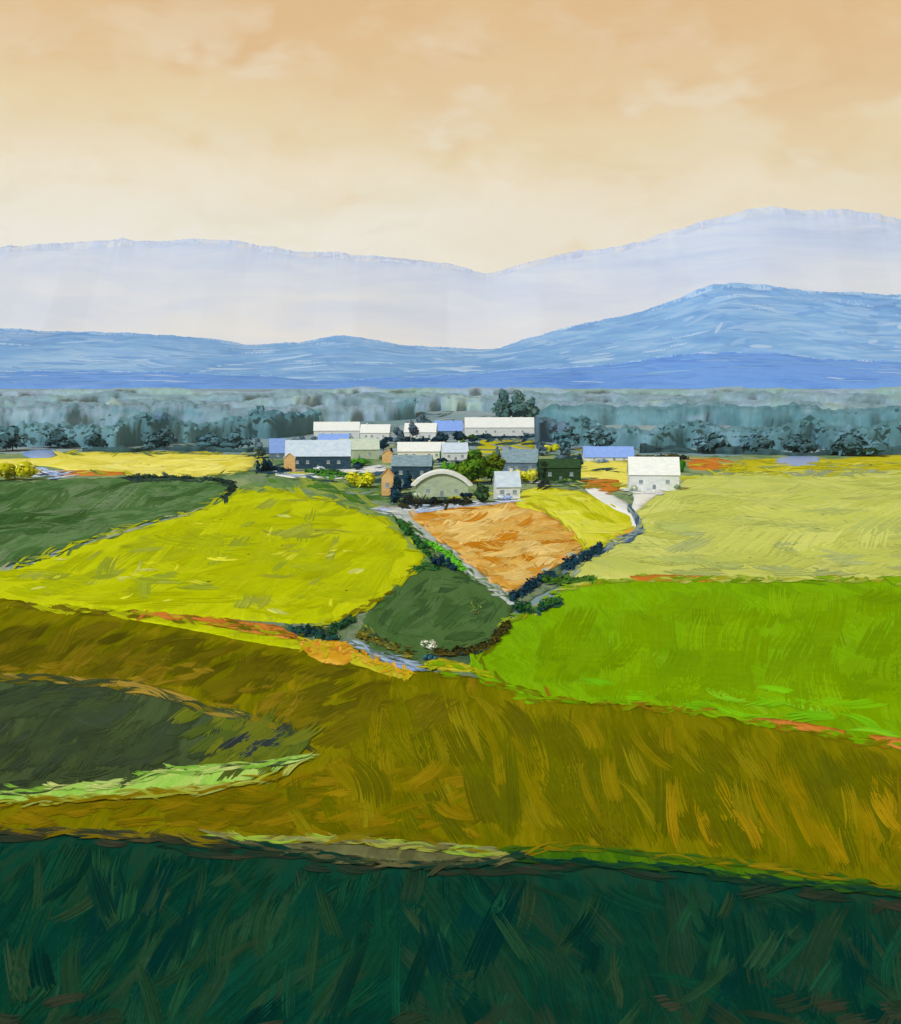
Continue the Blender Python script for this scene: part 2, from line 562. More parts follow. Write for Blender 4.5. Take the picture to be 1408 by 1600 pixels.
# ---- mountains
def massif(name, crest, dist, depth, mat, label, jag=1.5, power=1.25, back=.8, seed=0, foot=0.0, streaks=None):
    rs = np.random.RandomState(seed + 3)
    cx = np.array([p[0] for p in crest], float); cy_ = np.array([p[1] for p in crest], float)
    px = np.linspace(-900, 2300, 900)
    py = np.interp(px, cx, cy_)
    nzv = np.zeros_like(px)
    for q, am in ((22, 1.5), (9.0, .9), (3.7, .45), (1.01, .45)):
        m_ = int(len(px) / q) + 2
        nzv += am * np.interp(np.linspace(0, m_ - 1, len(px)), np.arange(m_), rs.randn(m_))
    sm = np.convolve(np.pad(py, 20, 'edge'), np.hanning(41) / np.hanning(41).sum(), 'valid')
    _, dys, dzs = ray(px, sm)
    py = py + nzv * jag
    dx, dy, dz = ray(px, py)
    xw = dx / dy * dist
    crest_z = ZC + dz / dy * dist
    smooth_z = ZC + dzs / dys * dist
    rows = []
    VS = list(np.linspace(0, 1, 15)[:-1]) + [.965, 1.0] + [1 + back * t for t in (.12, .3, .55, .8, 1.0)]
    spur = np.zeros_like(px)
    for q, am in ((38, 1.0), (16, .5)):
        m_ = int(len(px) / q) + 2
        spur += am * np.interp(np.linspace(0, m_ - 1, len(px)), np.arange(m_), rs.randn(m_))
    ver = []
    for v in VS:
        for i in range(len(px)):
            if v <= 1:
                h = (smooth_z[i] * (v ** power) + (crest_z[i] - smooth_z[i]) * v ** 12) * (1 + .04 * spur[i] * math.sin(math.pi * v) * (1 - v))
                yy = dist - depth * (1 - v) + spur[i] * depth * .03 * math.sin(math.pi * v)
                h = min(h, (ZC + dz[i] / dy[i] * yy) * (.995 if v < 1 else 1))
                scale = 1 + (yy - dist) / dist * .35
                ver.append((xw[i] * scale, yy, foot - 6 + (h + 6 - foot) * min(1, v * 20) if v > 0 else foot - 6))
            else:
                t = (v - 1) / back
                ver.append((xw[i] * (1 + t * .1), dist + depth * back * t, crest_z[i] * (1 - t) ** 1.2 - 6 * t))
    n_ = len(px)
    fc = [(r * n_ + i, r * n_ + i + 1, (r + 1) * n_ + i + 1, (r + 1) * n_ + i) for r in range(len(VS) - 1) for i in range(n_ - 1)]
    o = link(name, ver, fc, mat, smooth=True)
    if streaks:         # broken bands of scree and scrub that follow the slopes and fray the skyline
        ns, pal_, crest_share = streaks
        nv = len([v for v in VS if v <= 1])
        G = np.array(ver[:nv * n_]).reshape(nv, n_, 3)
        VV = np.array(VS[:nv])
        def surf(fi, v):
            i0 = np.clip(fi.astype(int), 0, n_ - 2); f = (fi - i0)[:, None]
            j = np.clip(np.searchsorted(VV, v) - 1, 0, nv - 2); h_ = ((v - VV[j]) / (VV[j + 1] - VV[j]))[:, None]
            return (G[j, i0] * (1 - f) + G[j, i0 + 1] * f) * (1 - h_) + (G[j + 1, i0] * (1 - f) + G[j + 1, i0 + 1] * f) * h_
        fi = rs.uniform(230, 670, ns)
        atc = rs.rand(ns) < crest_share
        v0 = np.where(atc, rs.uniform(.965, 1.0, ns), rs.uniform(.2, .95, ns))
        L_ = rs.uniform(3, 20, ns) * np.where(atc, .8, 1.2)
        tilt_ = rs.normal(0, .035, ns) * np.where(atc, .15, 1)
        wv_ = rs.uniform(.012, .05, ns)
        K_ = 16; V2, C2, F2 = [], [], []
        pc = np.array([col(c, ALB) for c in pal_])
        cc = pc[rs.randint(len(pal_), size=ns)] * rs.uniform(.94, 1.06, ns)[:, None]; cc[:, 3] = 1
        pr = np.interp(np.linspace(0, 1, K_), [0, .15, .4, .7, .9, 1], [.15, .8, 1, .85, .6, .1])
        gridp = []
        for q in range(K_):
            u = q / (K_ - 1) - .5
            for sd in (-1, 1):
                vv = np.clip(v0 + tilt_ * u + sd * wv_ * pr[q] * .5, .02, 1.0)
                p = surf(fi + L_ * u, vv)
                over = np.where(atc & (sd > 0), rs.uniform(0, 2.4, ns) * pr[q], 0) * dist / F
                p = p + np.stack([np.zeros(ns), np.full(ns, -1.0), over * .7 + .4], 1)
                gridp.append(p)
        V2 = np.stack(gridp, 1).reshape(-1, 3)
        C2 = np.repeat(np.clip(cc, 0, .95), 2 * K_, 0)
        F2 = [(t_ * 2 * K_ + 2 * q, t_ * 2 * K_ + 2 * q + 2, t_ * 2 * K_ + 2 * q + 3, t_ * 2 * K_ + 2 * q + 1) for t_ in range(ns) for q in range(K_ - 1)]
        st = link('scree_streaks', V2, F2, M_SWATH, o, C2)
        st['kind'] = 'stuff'
    return tag(o, label, kind='structure')


def hill_mat(name, tones, s, accent=None, amt=.4, tilt=10, st=(1, 1, 6), k_=1.0, foot_mist=None):
    m, n, b = base_mat(name)
    tcn = n.n('ShaderNodeTexCoord'); P = tcn.outputs['Object']
    wz = n.noise(n.mapping(P, scale=(1, .3, 2)), 1 / (s * 1.6), 3, .6)
    wv = n.n('ShaderNodeVectorMath', operation='MULTIPLY_ADD')
    n.l(wz.outputs['Color'], wv.inputs[0]); wv.inputs[1].default_value = (s * .9, s * .3, s * .35); n.l(P, wv.inputs[2])
    Q = n.mapping(wv.outputs[0], rot=(0, math.radians(tilt), 0), scale=(1, .25, st[2]))
    a1 = n.noise(Q, 1 / s, 5, .6).outputs['Fac']
    a2 = n.noise(n.mapping(P, scale=(1, .2, 2)), 1 / (s * 2.6), 3, .5).outputs['Fac']
    a4 = n.noise(n.mapping(wv.outputs[0], loc=(s * 3, 0, s), rot=(0, math.radians(tilt), 0), scale=(1, .2, st[2] * 1.6)), 4.5 / s, 5, .68).outputs['Fac']
    f = n.math('ADD', n.math('MULTIPLY', n.rng(a1, .34, .66), .42), n.math('MULTIPLY', n.rng(a2, .34, .66), .26))
    f = n.math('ADD', f, n.math('MULTIPLY', n.rng(a4, .32, .68), .32))
    N = len(tones)
    c = n.ramp(f, [(.2 + .6 * i / (N - 1), col(t, ALB * k_)) for i, t in enumerate(tones)])
    if accent:
        a3 = n.noise(n.mapping(wv.outputs[0], loc=(900, 0, 300), rot=(0, math.radians(tilt * 1.4), 0), scale=(1, .3, st[2] * 1.3)), 1 / (s * .8), 6, .7).outputs['Fac']
        c = n.mix(n.math('MULTIPLY', n.rng(a3, .56, .70), amt), c, col(accent, ALB * k_))
    if foot_mist:            # mist at the foot, put into the slope colour, reaching up unevenly
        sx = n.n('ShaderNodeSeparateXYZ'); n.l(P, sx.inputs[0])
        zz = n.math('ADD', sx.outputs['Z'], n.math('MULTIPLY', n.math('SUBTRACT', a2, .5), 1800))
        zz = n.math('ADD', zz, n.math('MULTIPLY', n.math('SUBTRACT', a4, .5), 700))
        pale_ = n.mix(n.rng(a1, .4, .6), col(foot_mist[2], ALB), col(foot_mist[3], ALB))
        c = n.mix(n.math('MULTIPLY', n.rng(zz, foot_mist[1], foot_mist[0]), .9), c, pale_)
    n.l(c, b.inputs['Base Color'])
    return m


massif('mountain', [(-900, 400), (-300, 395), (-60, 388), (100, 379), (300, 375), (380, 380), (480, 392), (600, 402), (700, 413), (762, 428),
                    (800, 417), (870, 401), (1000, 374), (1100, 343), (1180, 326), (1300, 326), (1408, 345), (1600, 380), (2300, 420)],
       14500, 2600, hill_mat('pale_mountain', [(168, 178, 212), (180, 190, 218), (190, 197, 219), (202, 205, 220)], 2000, (210, 208, 214), .55, 12, foot_mist=(300, 1500, (214, 209, 212), (222, 213, 206))),
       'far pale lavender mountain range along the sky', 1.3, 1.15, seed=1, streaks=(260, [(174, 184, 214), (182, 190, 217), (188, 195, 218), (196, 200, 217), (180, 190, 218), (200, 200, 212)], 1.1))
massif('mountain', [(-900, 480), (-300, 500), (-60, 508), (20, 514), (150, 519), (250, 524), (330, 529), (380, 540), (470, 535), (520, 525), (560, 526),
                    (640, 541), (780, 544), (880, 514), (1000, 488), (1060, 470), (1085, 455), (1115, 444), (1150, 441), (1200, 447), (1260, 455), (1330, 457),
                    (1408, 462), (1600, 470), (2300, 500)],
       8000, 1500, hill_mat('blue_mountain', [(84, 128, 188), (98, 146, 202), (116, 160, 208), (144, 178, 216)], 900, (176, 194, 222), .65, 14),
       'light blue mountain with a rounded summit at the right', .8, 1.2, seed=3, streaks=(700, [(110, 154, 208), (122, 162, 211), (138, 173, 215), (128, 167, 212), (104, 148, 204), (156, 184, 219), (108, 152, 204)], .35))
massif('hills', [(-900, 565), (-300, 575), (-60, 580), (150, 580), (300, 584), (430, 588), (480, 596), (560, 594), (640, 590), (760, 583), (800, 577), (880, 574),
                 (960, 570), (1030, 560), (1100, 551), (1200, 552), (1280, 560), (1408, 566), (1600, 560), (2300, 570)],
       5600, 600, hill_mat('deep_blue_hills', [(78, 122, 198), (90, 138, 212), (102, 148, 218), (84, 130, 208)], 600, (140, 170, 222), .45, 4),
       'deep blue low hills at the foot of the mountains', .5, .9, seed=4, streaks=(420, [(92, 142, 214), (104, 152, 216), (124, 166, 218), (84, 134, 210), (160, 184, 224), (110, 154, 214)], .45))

# ------------------------------------------------------------------ fields
# far strips behind and beside the village
YEL = [(205, 192, 60), (214, 205, 84), (222, 214, 108), (200, 190, 50)]
OLV = [(160, 155, 30), (178, 172, 30), (190, 186, 40)]
m_cream = field_mat('cream_crop', YEL, 90, 40, 10, 60, (176, 172, 40), .5)
m_yolive = field_mat('yellow_olive_crop', OLV, 90, 40, 10, 70, (205, 200, 80), .5)
m_green = field_mat('pasture', [(58, 92, 40), (72, 112, 46), (86, 128, 50), (70, 104, 56)], 90, 30, 8, 50, (120, 140, 90), .5)
m_grey = field_mat('stubble', [(120, 140, 125), (142, 158, 138), (160, 168, 150)], 90, 40, 8, 60)
m_orange = field_mat('bare_earth', [(176, 104, 34), (188, 116, 42), (198, 136, 70)], 90, 30, 6, 40)

sheet('field', [(-120, 712), (80, 708), (180, 704), (400, 709), (560, 712), (760, 708), (1000, 712), (1300, 708), (1540, 706), (1540, 760), (1100, 755),
                (1000, 800), (900, 790), (760, 800), (560, 800), (380, 775), (200, 765), (-120, 770)],
      field_mat('village_green', [(66, 98, 62), (92, 122, 84), (120, 140, 104), (140, 152, 110), (84, 116, 70)], 90, 34, 9, 40, (165, 165, 60), .6), .05, 1.5,
      label='mottled green land round the village')
sheet('field', [(-120, 722), (40, 716), (92, 711), (150, 707), (260, 709), (395, 711), (402, 724), (380, 738), (300, 744), (200, 741), (120, 737), (60, 728), (-120, 742)],
      m_cream, .35, 1.0, 6, label='long pale yellow field on the far left')
sheet('field', [(60, 738), (110, 735), (195, 737), (196, 743), (110, 744), (70, 743)], m_orange, .5, .5, 6, label='orange strip of earth below the pale yellow field')
sheet('field', [(1075, 722), (1110, 716), (1138, 720), (1142, 730), (1110, 735), (1078, 733)], m_orange, .35, .5, 6, label='orange patch of earth right of the white barn')
sheet('field', [(1140, 722), (1210, 716), (1300, 718), (1360, 712), (1540, 710), (1540, 735), (1290, 738), (1150, 736)], m_yolive, .3, .8, 6,
      label='olive yellow strip under the dark wood')
sheet('field', [(752, 688), (800, 685), (834, 688), (832, 704), (790, 709), (748, 706)], m_yolive, .5, .6, 5, label='yellow plot behind the big dark tree')
sheet('field', [(908, 722), (960, 719), (992, 722), (996, 748), (985, 764), (968, 762), (930, 746), (905, 745)], m_cream, .4, .6, 5, label='cream plot left of the white barn')
sheet('field', [(612, 618), (690, 609), (770, 607), (775, 631), (700, 636), (520, 632)],
      field_mat('far_meadow', [(160, 176, 172), (178, 190, 184), (205, 208, 200)], 90, 300, 60, 600), .5, .5, 8, label='pale far meadow left of the tall grove')

# left middle
sheet('field', [(-120, 757), (60, 752), (130, 746), (250, 746), (345, 750), (366, 762), (352, 777), (290, 800), (180, 832), (60, 868), (-120, 912)],
      field_mat('dark_pasture', [(52, 84, 44), (66, 100, 54), (78, 112, 66), (96, 124, 84), (62, 98, 46)], 35, 16, 3, 50, (112, 134, 100), .55, .4), .25, 1.6,
      label='dark green field on the left')
sheet('field', [(360, 768), (420, 748), (520, 752), (600, 770), (622, 800), (680, 862), (660, 880), (600, 820), (500, 784)],
      field_mat('verge_pasture', [(66, 98, 58), (92, 122, 80), (108, 136, 84), (80, 130, 50)], 60, 20, 4, 30, (150, 165, 110), .5), .15, 1.2,
      label='rough green slope below the village')
m_lime = field_mat('lime_crop', [(152, 164, 12), (166, 178, 6), (176, 188, 6), (184, 192, 16), (168, 180, 8)], -38, 22, 3.2, 70, (148, 152, 40), .55, .2)
sheet('field', [(-120, 915), (0, 895), (60, 878), (180, 836), (300, 800), (370, 770), (430, 766), (500, 779), (560, 795), (612, 822), (662, 862), (652, 888), (592, 937),
                (535, 972), (470, 975), (440, 974), (330, 966), (210, 958), (100, 950), (-120, 938)], m_lime, .4, 1.5, label='domed lime yellow field')
# centre
sheet('field', [(360, 960), (560, 800), (600, 780), (1010, 790), (1010, 850), (900, 900), (800, 960), (770, 1080), (600, 1070), (480, 1020)],
      field_mat('rough_grass', [(54, 78, 60), (72, 98, 66), (96, 118, 84), (120, 134, 110), (64, 88, 52)], 60, 12, 2.5, 22, (126, 142, 146), .6), .1, 1.5, label='rough grey green grass between the fields in the centre')
sheet('field', [(560, 985), (592, 938), (654, 886), (702, 884), (745, 905), (800, 940), (792, 975), (764, 1006), (690, 1024), (640, 1032), (590, 1020)],
      field_mat('deep_green_crop', [(54, 82, 40), (66, 96, 50), (74, 104, 58), (62, 92, 44)], 20, 14, 3, 40, (92, 118, 84), .4, .3), .5, 1.2, label='dark green diamond field below the orange one')
sheet('path', [(575, 797), (600, 790), (650, 793), (662, 806), (700, 850), (745, 888), (790, 925), (812, 945), (796, 945), (740, 902), (690, 862), (640, 818), (610, 805)],
      wash_mat('grey_gravel', (140, 152, 150), (185, 190, 192), .12, (1, .4, 1)), .55, .8, 6, label='pale grey track left of the orange field')
sheet('field', [(645, 806), (700, 796), (770, 788), (828, 786), (862, 808), (914, 848), (900, 868), (850, 895), (796, 926), (740, 885), (690, 848)],
      field_mat('orange_stubble', [(178, 116, 24), (190, 132, 40), (200, 150, 64), (210, 174, 100), (190, 132, 36)], 78, 9, 5, 45, (216, 184, 112), .7, .45), .65, 1.0, 7,
      label='orange stubble field below the village')
sheet('field', [(812, 790), (822, 768), (850, 762), (910, 768), (950, 782), (982, 800), (996, 824), (960, 842), (916, 862), (900, 842), (860, 806)],
      field_mat('yellow_crop', [(168, 170, 14), (186, 188, 30), (202, 200, 58), (206, 206, 80)], -30, 12, 3, 40, (160, 165, 10), .5, .3), .75, 1.0, 7,
      label='yellow field right of the orange one')
# right middle
sheet('field', [(1000, 792), (1020, 775), (1066, 748), (1140, 740), (1250, 742), (1330, 738), (1540, 738), (1540, 925), (1110, 912), (990, 908), (890, 900), (930, 862), (998, 832), (992, 808)],
      field_mat('pale_crop', [(168, 179, 94), (178, 187, 92), (186, 192, 98), (192, 197, 110), (174, 184, 98)], 84, 26, 10, 90, (154, 169, 118), .55, .2), .45, 1.6,
      label='broad pale yellow green field on the right')
sheet('field', [(770, 1000), (795, 968), (835, 952), (880, 922), (940, 908), (1000, 908), (1110, 906), (1300, 908), (1540, 915), (1540, 1190), (1300, 1155), (1180, 1135), (1060, 1112),
                (930, 1102), (840, 1098), (770, 1072), (735, 1045), (745, 1020)],
      field_mat('bright_green_crop', [(98, 138, 2), (108, 150, 4), (118, 164, 6), (112, 152, 0), (124, 176, 14)], 12, 26, 4, 90, (140, 172, 44), .4, .22), .6, 1.3,
      label='bright green field on the right')
# olive bank
m_olive = field_mat('olive_grass', [(82, 86, 4), (96, 97, 0), (108, 106, 2), (120, 113, 4), (103, 103, 0)], -14, 16, 1.6, 40, (158, 128, 18), .6, .4)
sheet('field', [(-120, 948), (100, 956), (210, 964), (330, 980), (470, 1006), (560, 1044), (660, 1050), (760, 1066), (860, 1092), (940, 1100), (1060, 1110), (1180, 1130),
                (1300, 1152), (1540, 1190), (1540, 1430), (1380, 1410), (1200, 1385), (1000, 1365), (810, 1352), (540, 1350), (350, 1335), (0, 1330), (-120, 1330)],
      m_olive, .75, 1.5, 10, 12, label='olive brown bank of grass')
sheet('field', [(-120, 1050), (0, 1060), (100, 1068), (200, 1076), (262, 1088), (330, 1112), (366, 1130), (392, 1140), (378, 1152), (410, 1160), (384, 1174), (398, 1184), (330, 1202), (220, 1218), (150, 1232), (0, 1242), (-120, 1244)],
      field_mat('charcoal_crop', [(46, 60, 36), (56, 72, 44), (66, 82, 50), (52, 68, 48)], -30, 12, 1.4, 30, (78, 94, 66), .4, .35), 1.1, 1.8, 8,
      label='dark charcoal green field on the left')
sheet('grass_strip', [(-120, 1244), (0, 1238), (100, 1236), (200, 1228), (240, 1212), (330, 1206), (400, 1200), (440, 1196), (424, 1208), (390, 1220), (300, 1240), (150, 1250), (-120, 1262)],
      field_mat('bright_verge', [(120, 170, 60), (140, 190, 76), (160, 196, 96), (182, 190, 96)], 80, 10, 2, 24, (200, 206, 130), .6, .35), 1.3, 1.6, 6,
      label='light green grass strip below the charcoal field')
# foreground
sheet('field', [(-140, 1300), (0, 1304), (100, 1306), (200, 1312), (350, 1318), (470, 1336), (560, 1352), (660, 1358), (760, 1350), (815, 1336), (1000, 1344), (1200, 1368),
                (1380, 1396), (1560, 1415), (1600, 1720), (700, 1740), (-200, 1720)],
      field_mat('dark_green_crop', [(4, 48, 40), (6, 56, 46), (12, 62, 48), (26, 60, 42), (8, 58, 46)], -24, 7, .9, 16, (40, 56, 40), .6, .3), 1.0, 1.5, 10, 16,
      label='dark blue green field in the foreground')
sheet('grass_strip', [(340, 1310), (440, 1320), (545, 1324), (660, 1334), (775, 1340), (800, 1346), (740, 1352), (650, 1353), (560, 1345), (470, 1332), (380, 1322)],
      field_mat('grey_verge', [(78, 80, 52), (92, 94, 62), (108, 112, 74)], 85, 8, 1.5, 20, (130, 140, 70), .5), 1.4, 1.3, 6, label='greyish grass strip between olive bank and foreground')
sheet('grass_strip', [(790, 1342), (815, 1330), (900, 1330), (1000, 1338), (1120, 1352), (1240, 1366), (1340, 1382), (1350, 1394), (1200, 1382), (1060, 1362), (960, 1356), (860, 1350)],
      field_mat('green_verge', [(36, 76, 20), (54, 96, 12), (74, 112, 10), (48, 86, 24)], 85, 8, 1.5, 20), 1.45, 1.3, 6, label='green grass strip above the dark foreground at right')
# earth and flower strips along the edges
for lab, pts, mt, lf in (
    ('orange earth strip under the lime field', [(205, 957), (260, 960), (330, 966), (400, 974), (452, 984), (455, 1000), (400, 992), (330, 978), (255, 967)], m_orange, .9),
    ('lime strip below the orange earth', [(130, 955), (240, 966), (330, 980), (410, 994), (470, 1002), (466, 1016), (400, 1006), (320, 990), (220, 972)], m_lime, .86),
    ('ochre patch of flowers beside the hedge', [(472, 1006), (520, 1003), (556, 1012), (560, 1026), (540, 1040), (505, 1036), (482, 1024)],
     field_mat('ochre_flowers', [(190, 140, 20), (206, 156, 40), (214, 170, 70)], 40, 6, 1.5, 14, (216, 130, 50), .6), .95),
    ('yellow verge right of the ochre flowers', [(556, 1020), (600, 1036), (640, 1054), (625, 1062), (585, 1050), (548, 1036)], m_yolive, .95),
    ('yellow tongue at the corner of the bright green field', [(662, 1040), (690, 1030), (735, 1042), (738, 1050), (690, 1048)], m_yolive, .95),
    ('orange earth along the bright green field top', [(985, 902), (1040, 899), (1112, 903), (1114, 911), (1040, 909), (990, 909)], m_orange, .8),
    ('orange earth strip at the right edge of the olive bank', [(1165, 1124), (1230, 1128), (1322, 1144), (1318, 1151), (1230, 1141), (1175, 1134)], m_orange, 1.0),
    ('orange earth at the far right of the olive bank', [(1360, 1152), (1410, 1156), (1540, 1175), (1540, 1190), (1410, 1174)], m_orange, 1.0)):
    sheet('soil_strip', pts, mt, lf, .9, 5, 10, label=lab)
sheet('road', [(914, 764), (936, 763), (960, 776), (984, 790), (997, 806), (1002, 826), (990, 828), (984, 808), (958, 796), (930, 778)],
      wash_mat('white_gravel', (190, 196, 206), (226, 226, 222), .1, (1, .4, 1)), .9, .8, 5, label='white lane bending past the yellow field')
sheet('road', [(984, 760), (1010, 762), (1058, 757), (1040, 768), (1018, 780), (1000, 797), (986, 798), (992, 778)],
      wash_mat('chalk_yard', (205, 206, 208), (232, 230, 226), .1, (1, .4, 1)), .92, .8, 5, label='white chalk yard running down from the white barn')
sheet('road', [(430, 734), (480, 736), (545, 732), (600, 726), (602, 738), (545, 745), (480, 747), (430, 742)],
      wash_mat('pale_yard', (190, 198, 210), (226, 224, 216), .1, (1, .4, 1)), .5, .8, 5, label='white yard below the long blue roofed barn')
sheet('road', [(630, 790), (700, 788), (776, 786), (814, 781), (812, 790), (760, 794), (690, 800), (640, 802)],
      wash_mat('lilac_lane', (150, 168, 205), (205, 208, 214), .1, (1, .4, 1)), .6, .7, 5, label='lilac lane along the top of the orange field')
def water_mat():
    m, n, b = base_mat('water')
    b.inputs['Base Color'].default_value = col((120, 160, 225), .8)
    b.inputs['Roughness'].default_value = .35
    b.inputs['Specular IOR Level'].default_value = .4
    return m
M_WATER = water_mat()
sheet('pond', [(590, 1026), (622, 1028), (655, 1040), (664, 1048), (640, 1050), (612, 1042)], M_WATER, 1.0, .6, 4, 8, label='small blue pond at the foot of the dark green field')
sheet('pond', [(1214, 716), (1240, 713), (1278, 714), (1276, 727), (1240, 728), (1213, 726)], M_WATER, .7, .4, 4, 6, label='blue pond on the far right below the dark wood')
sheet('pond', [(34, 710), (52, 703), (86, 703), (84, 714), (50, 716)], M_WATER, .7, .4, 4, 6, label='blue pond on the far left behind the round yellow bush')
sheet('field', [(918, 754), (940, 749), (966, 751), (968, 766), (944, 769), (922, 764)], m_orange, .8, .5, 4, 6, label='small orange plot above the white lane')
sheet('water', [(684, 664), (724, 660), (724, 672), (684, 674)], M_WATER, .5, .4, 5, 8, label='blue water between the white houses')

# ------------------------------------------------------------------ swaths of crop lying on the land
def sw(label, poly, n, pal, vec, **k_):
    swaths('crop_swath', poly, n, pal, vec, label=label, **k_)

FG = [(-60, 1318), (350, 1332), (560, 1366), (760, 1362), (815, 1350), (1200, 1384), (1470, 1415), (1480, 1640), (-80, 1640)]
FGL = [(-60, 1314), (350, 1330), (620, 1366), (640, 1640), (-80, 1640)]
FGR = [(600, 1366), (760, 1362), (815, 1350), (1200, 1384), (1470, 1415), (1480, 1640), (620, 1640)]
FGC = [(3, 54, 45), (6, 58, 47), (9, 62, 49), (14, 62, 46), (2, 49, 45), (4, 54, 50)]
sw('broad dark green swaths leaning right in the foreground field', FGL, 420, [(5, 53, 42), (6, 56, 44), (9, 59, 44), (13, 60, 43), (7, 57, 46), (19, 60, 42), (4, 50, 41), (10, 62, 46)], (96, -150), wid=(18, 52), lift=1.04, vj=.22, M=20, jit=.22, curve=.04)
sw('broad dark green swaths leaning left in the foreground field', FGR, 420, [(5, 50, 40), (7, 53, 41), (11, 56, 42), (19, 56, 40), (7, 51, 41), (27, 54, 40), (5, 48, 39), (13, 58, 43)], (-70, -150), wid=(18, 52), lift=1.04, vj=.28, M=20, jit=.22, curve=.04)
sw('green and brownish drifts in the foreground crop', FGL, 110, [(17, 63, 44), (25, 63, 43), (11, 65, 48), (31, 61, 43), (4, 49, 41)], (80, -130), wid=(12, 34), lift=1.10, vj=.25, M=14, jit=.24)
sw('green and brownish drifts at the right of the foreground crop', FGR, 100, [(21, 59, 42), (29, 57, 41), (11, 60, 44), (37, 56, 41), (4, 46, 38)], (-56, -130), wid=(12, 34), lift=1.10, vj=.35, M=16, jit=.2)
sw('fine pale streaks over the foreground crop', FG, 40, [(24, 68, 46), (32, 66, 46), (18, 68, 50)], (30, -90), wid=(10, 24), lift=1.14, vj=.3, M=12, jit=.25)
sw('deep blue green furrows in the foreground crop', FG, 26, [(3, 45, 42), (3, 48, 44), (3, 42, 39)], (60, -150), wid=(20, 44), lift=1.14, vj=.3, M=14)
sw('olive scratches over the foreground crop', FG, 80, [(30, 62, 42), (36, 62, 42), (26, 60, 40)], (40, -110), wid=(10, 26), lift=1.11, vj=.45, M=9, jit=.28)
sw('near black hollows in the foreground crop', FG, 26, [(4, 42, 36), (6, 45, 38)], (50, -130), wid=(16, 40), lift=1.13, vj=.4, M=14, jit=.2)
sw('brown bare gaps low in the foreground', [(-40, 1560), (700, 1570), (1420, 1570), (1430, 1640), (-40, 1640)], 30, [(34, 54, 40), (42, 54, 42), (30, 52, 38), (48, 56, 44)], (60, -18), wid=(16, 34), lift=1.2, M=12, clip=False, jit=.12)
sw('brown gaps along the top of the foreground field', [(-60, 1300), (200, 1308), (440, 1330), (600, 1352), (1000, 1352), (1440, 1410), (1440, 1430), (1000, 1372), (600, 1372), (200, 1326), (-60, 1316)], 50, [(42, 52, 40), (52, 56, 44), (20, 56, 42), (34, 52, 40)], (90, 8), wid=(8, 18), lift=1.2, M=9, clip=False, vj=.12)
OLB = [(600, 1066), (860, 1100), (1180, 1140), (1440, 1185), (1440, 1390), (1200, 1360), (1000, 1336), (560, 1322), (380, 1296), (440, 1226), (500, 1180), (540, 1120)]
sw('olive grass swaths on the right of the bank', OLB, 330, [(90, 92, 2), (97, 97, 0), (103, 101, 2), (108, 104, 2), (86, 89, 4), (99, 100, 0)], (-54, -140), wid=(14, 42), lift=.79, vj=.16, M=18, jit=.14, curve=.03)
sw('golden drifts of grass on the olive bank', OLB, 110, [(118, 108, 4), (124, 112, 6), (116, 106, 2), (122, 114, 10)], (-40, -100), wid=(10, 26), lift=.84, vj=.25, M=10, jit=0.15)
sw('golden drifts low on the right of the bank', [(1000, 1220), (1440, 1200), (1440, 1385), (1200, 1350), (1000, 1320)], 60, [(134, 114, 6), (144, 120, 10), (128, 111, 4)], (-50, -110), wid=(10, 26), lift=.88, vj=.2, M=10, jit=0.16)
sw('dark furrows on the olive bank', OLB, 34, [(90, 89, 4), (93, 92, 2), (87, 86, 5)], (-40, -80), wid=(20, 44), lift=.86, vj=.15, M=14)
sw('olive grass swaths on the left of the bank', [(-60, 956), (200, 972), (470, 1016), (640, 1066), (740, 1100), (620, 1190), (480, 1160), (300, 1095), (-60, 1050)], 220,
   [(88, 84, 8), (96, 90, 6), (102, 95, 8), (84, 81, 8), (108, 99, 11)], (70, -42), wid=(12, 32), lift=.79, vj=.3, M=14, jit=0.1)
sw('ochre drifts on the left of the bank', [(-60, 990), (200, 1010), (470, 1080), (470, 1145), (300, 1095), (-60, 1052)], 70, [(118, 102, 14), (114, 99, 14), (126, 108, 20)], (46, -14), wid=(5, 13), lift=.84, vj=.4, M=8, jit=0.14)
sw('golden swaths low on the left bank', [(-60, 1254), (300, 1240), (470, 1206), (700, 1160), (760, 1322), (350, 1302), (-60, 1296)], 210,
   [(110, 99, 2), (118, 104, 4), (126, 108, 6), (104, 96, 4), (134, 114, 10)], (80, -14), wid=(10, 24), lift=.79, vj=.3, M=12, jit=0.11)
sw('charcoal swaths on the left field', [(-60, 1062), (200, 1080), (340, 1126), (440, 1148), (330, 1198), (150, 1228), (-60, 1238)], 150,
   [(52, 66, 42), (56, 71, 45), (60, 75, 44), (49, 63, 45), (54, 67, 50)], (66, -46), wid=(12, 30), lift=1.14, vj=.35, M=14, jit=0.1)
sw('olive strokes of grass over the charcoal field end', [(290, 1116), (440, 1136), (500, 1166), (440, 1196), (320, 1198)], 44, [(88, 102, 26), (72, 88, 32), (98, 106, 28)], (56, -50), wid=(12, 24), lift=1.2, vj=.15, clip=False, M=8)
sw('slate dark strokes at the tip of the charcoal field', [(360, 1150), (400, 1146), (470, 1158), (474, 1178), (430, 1184), (370, 1174)], 12, [(44, 54, 62), (50, 58, 60), (40, 50, 54)], (44, -22), wid=(8, 16), lift=1.24, vj=.3, M=7, clip=False)
LIM = [(10, 900), (180, 846), (300, 808), (380, 774), (440, 772), (560, 800), (645, 860), (590, 930), (530, 966), (330, 958), (100, 944)]
sw('lime swaths on the domed field', LIM, 170, [(164, 176, 6), (172, 183, 4), (178, 188, 14), (156, 168, 16), (168, 178, 2)], (80, -40), wid=(12, 32), lift=.44, vj=.35, M=14, jit=0.06)
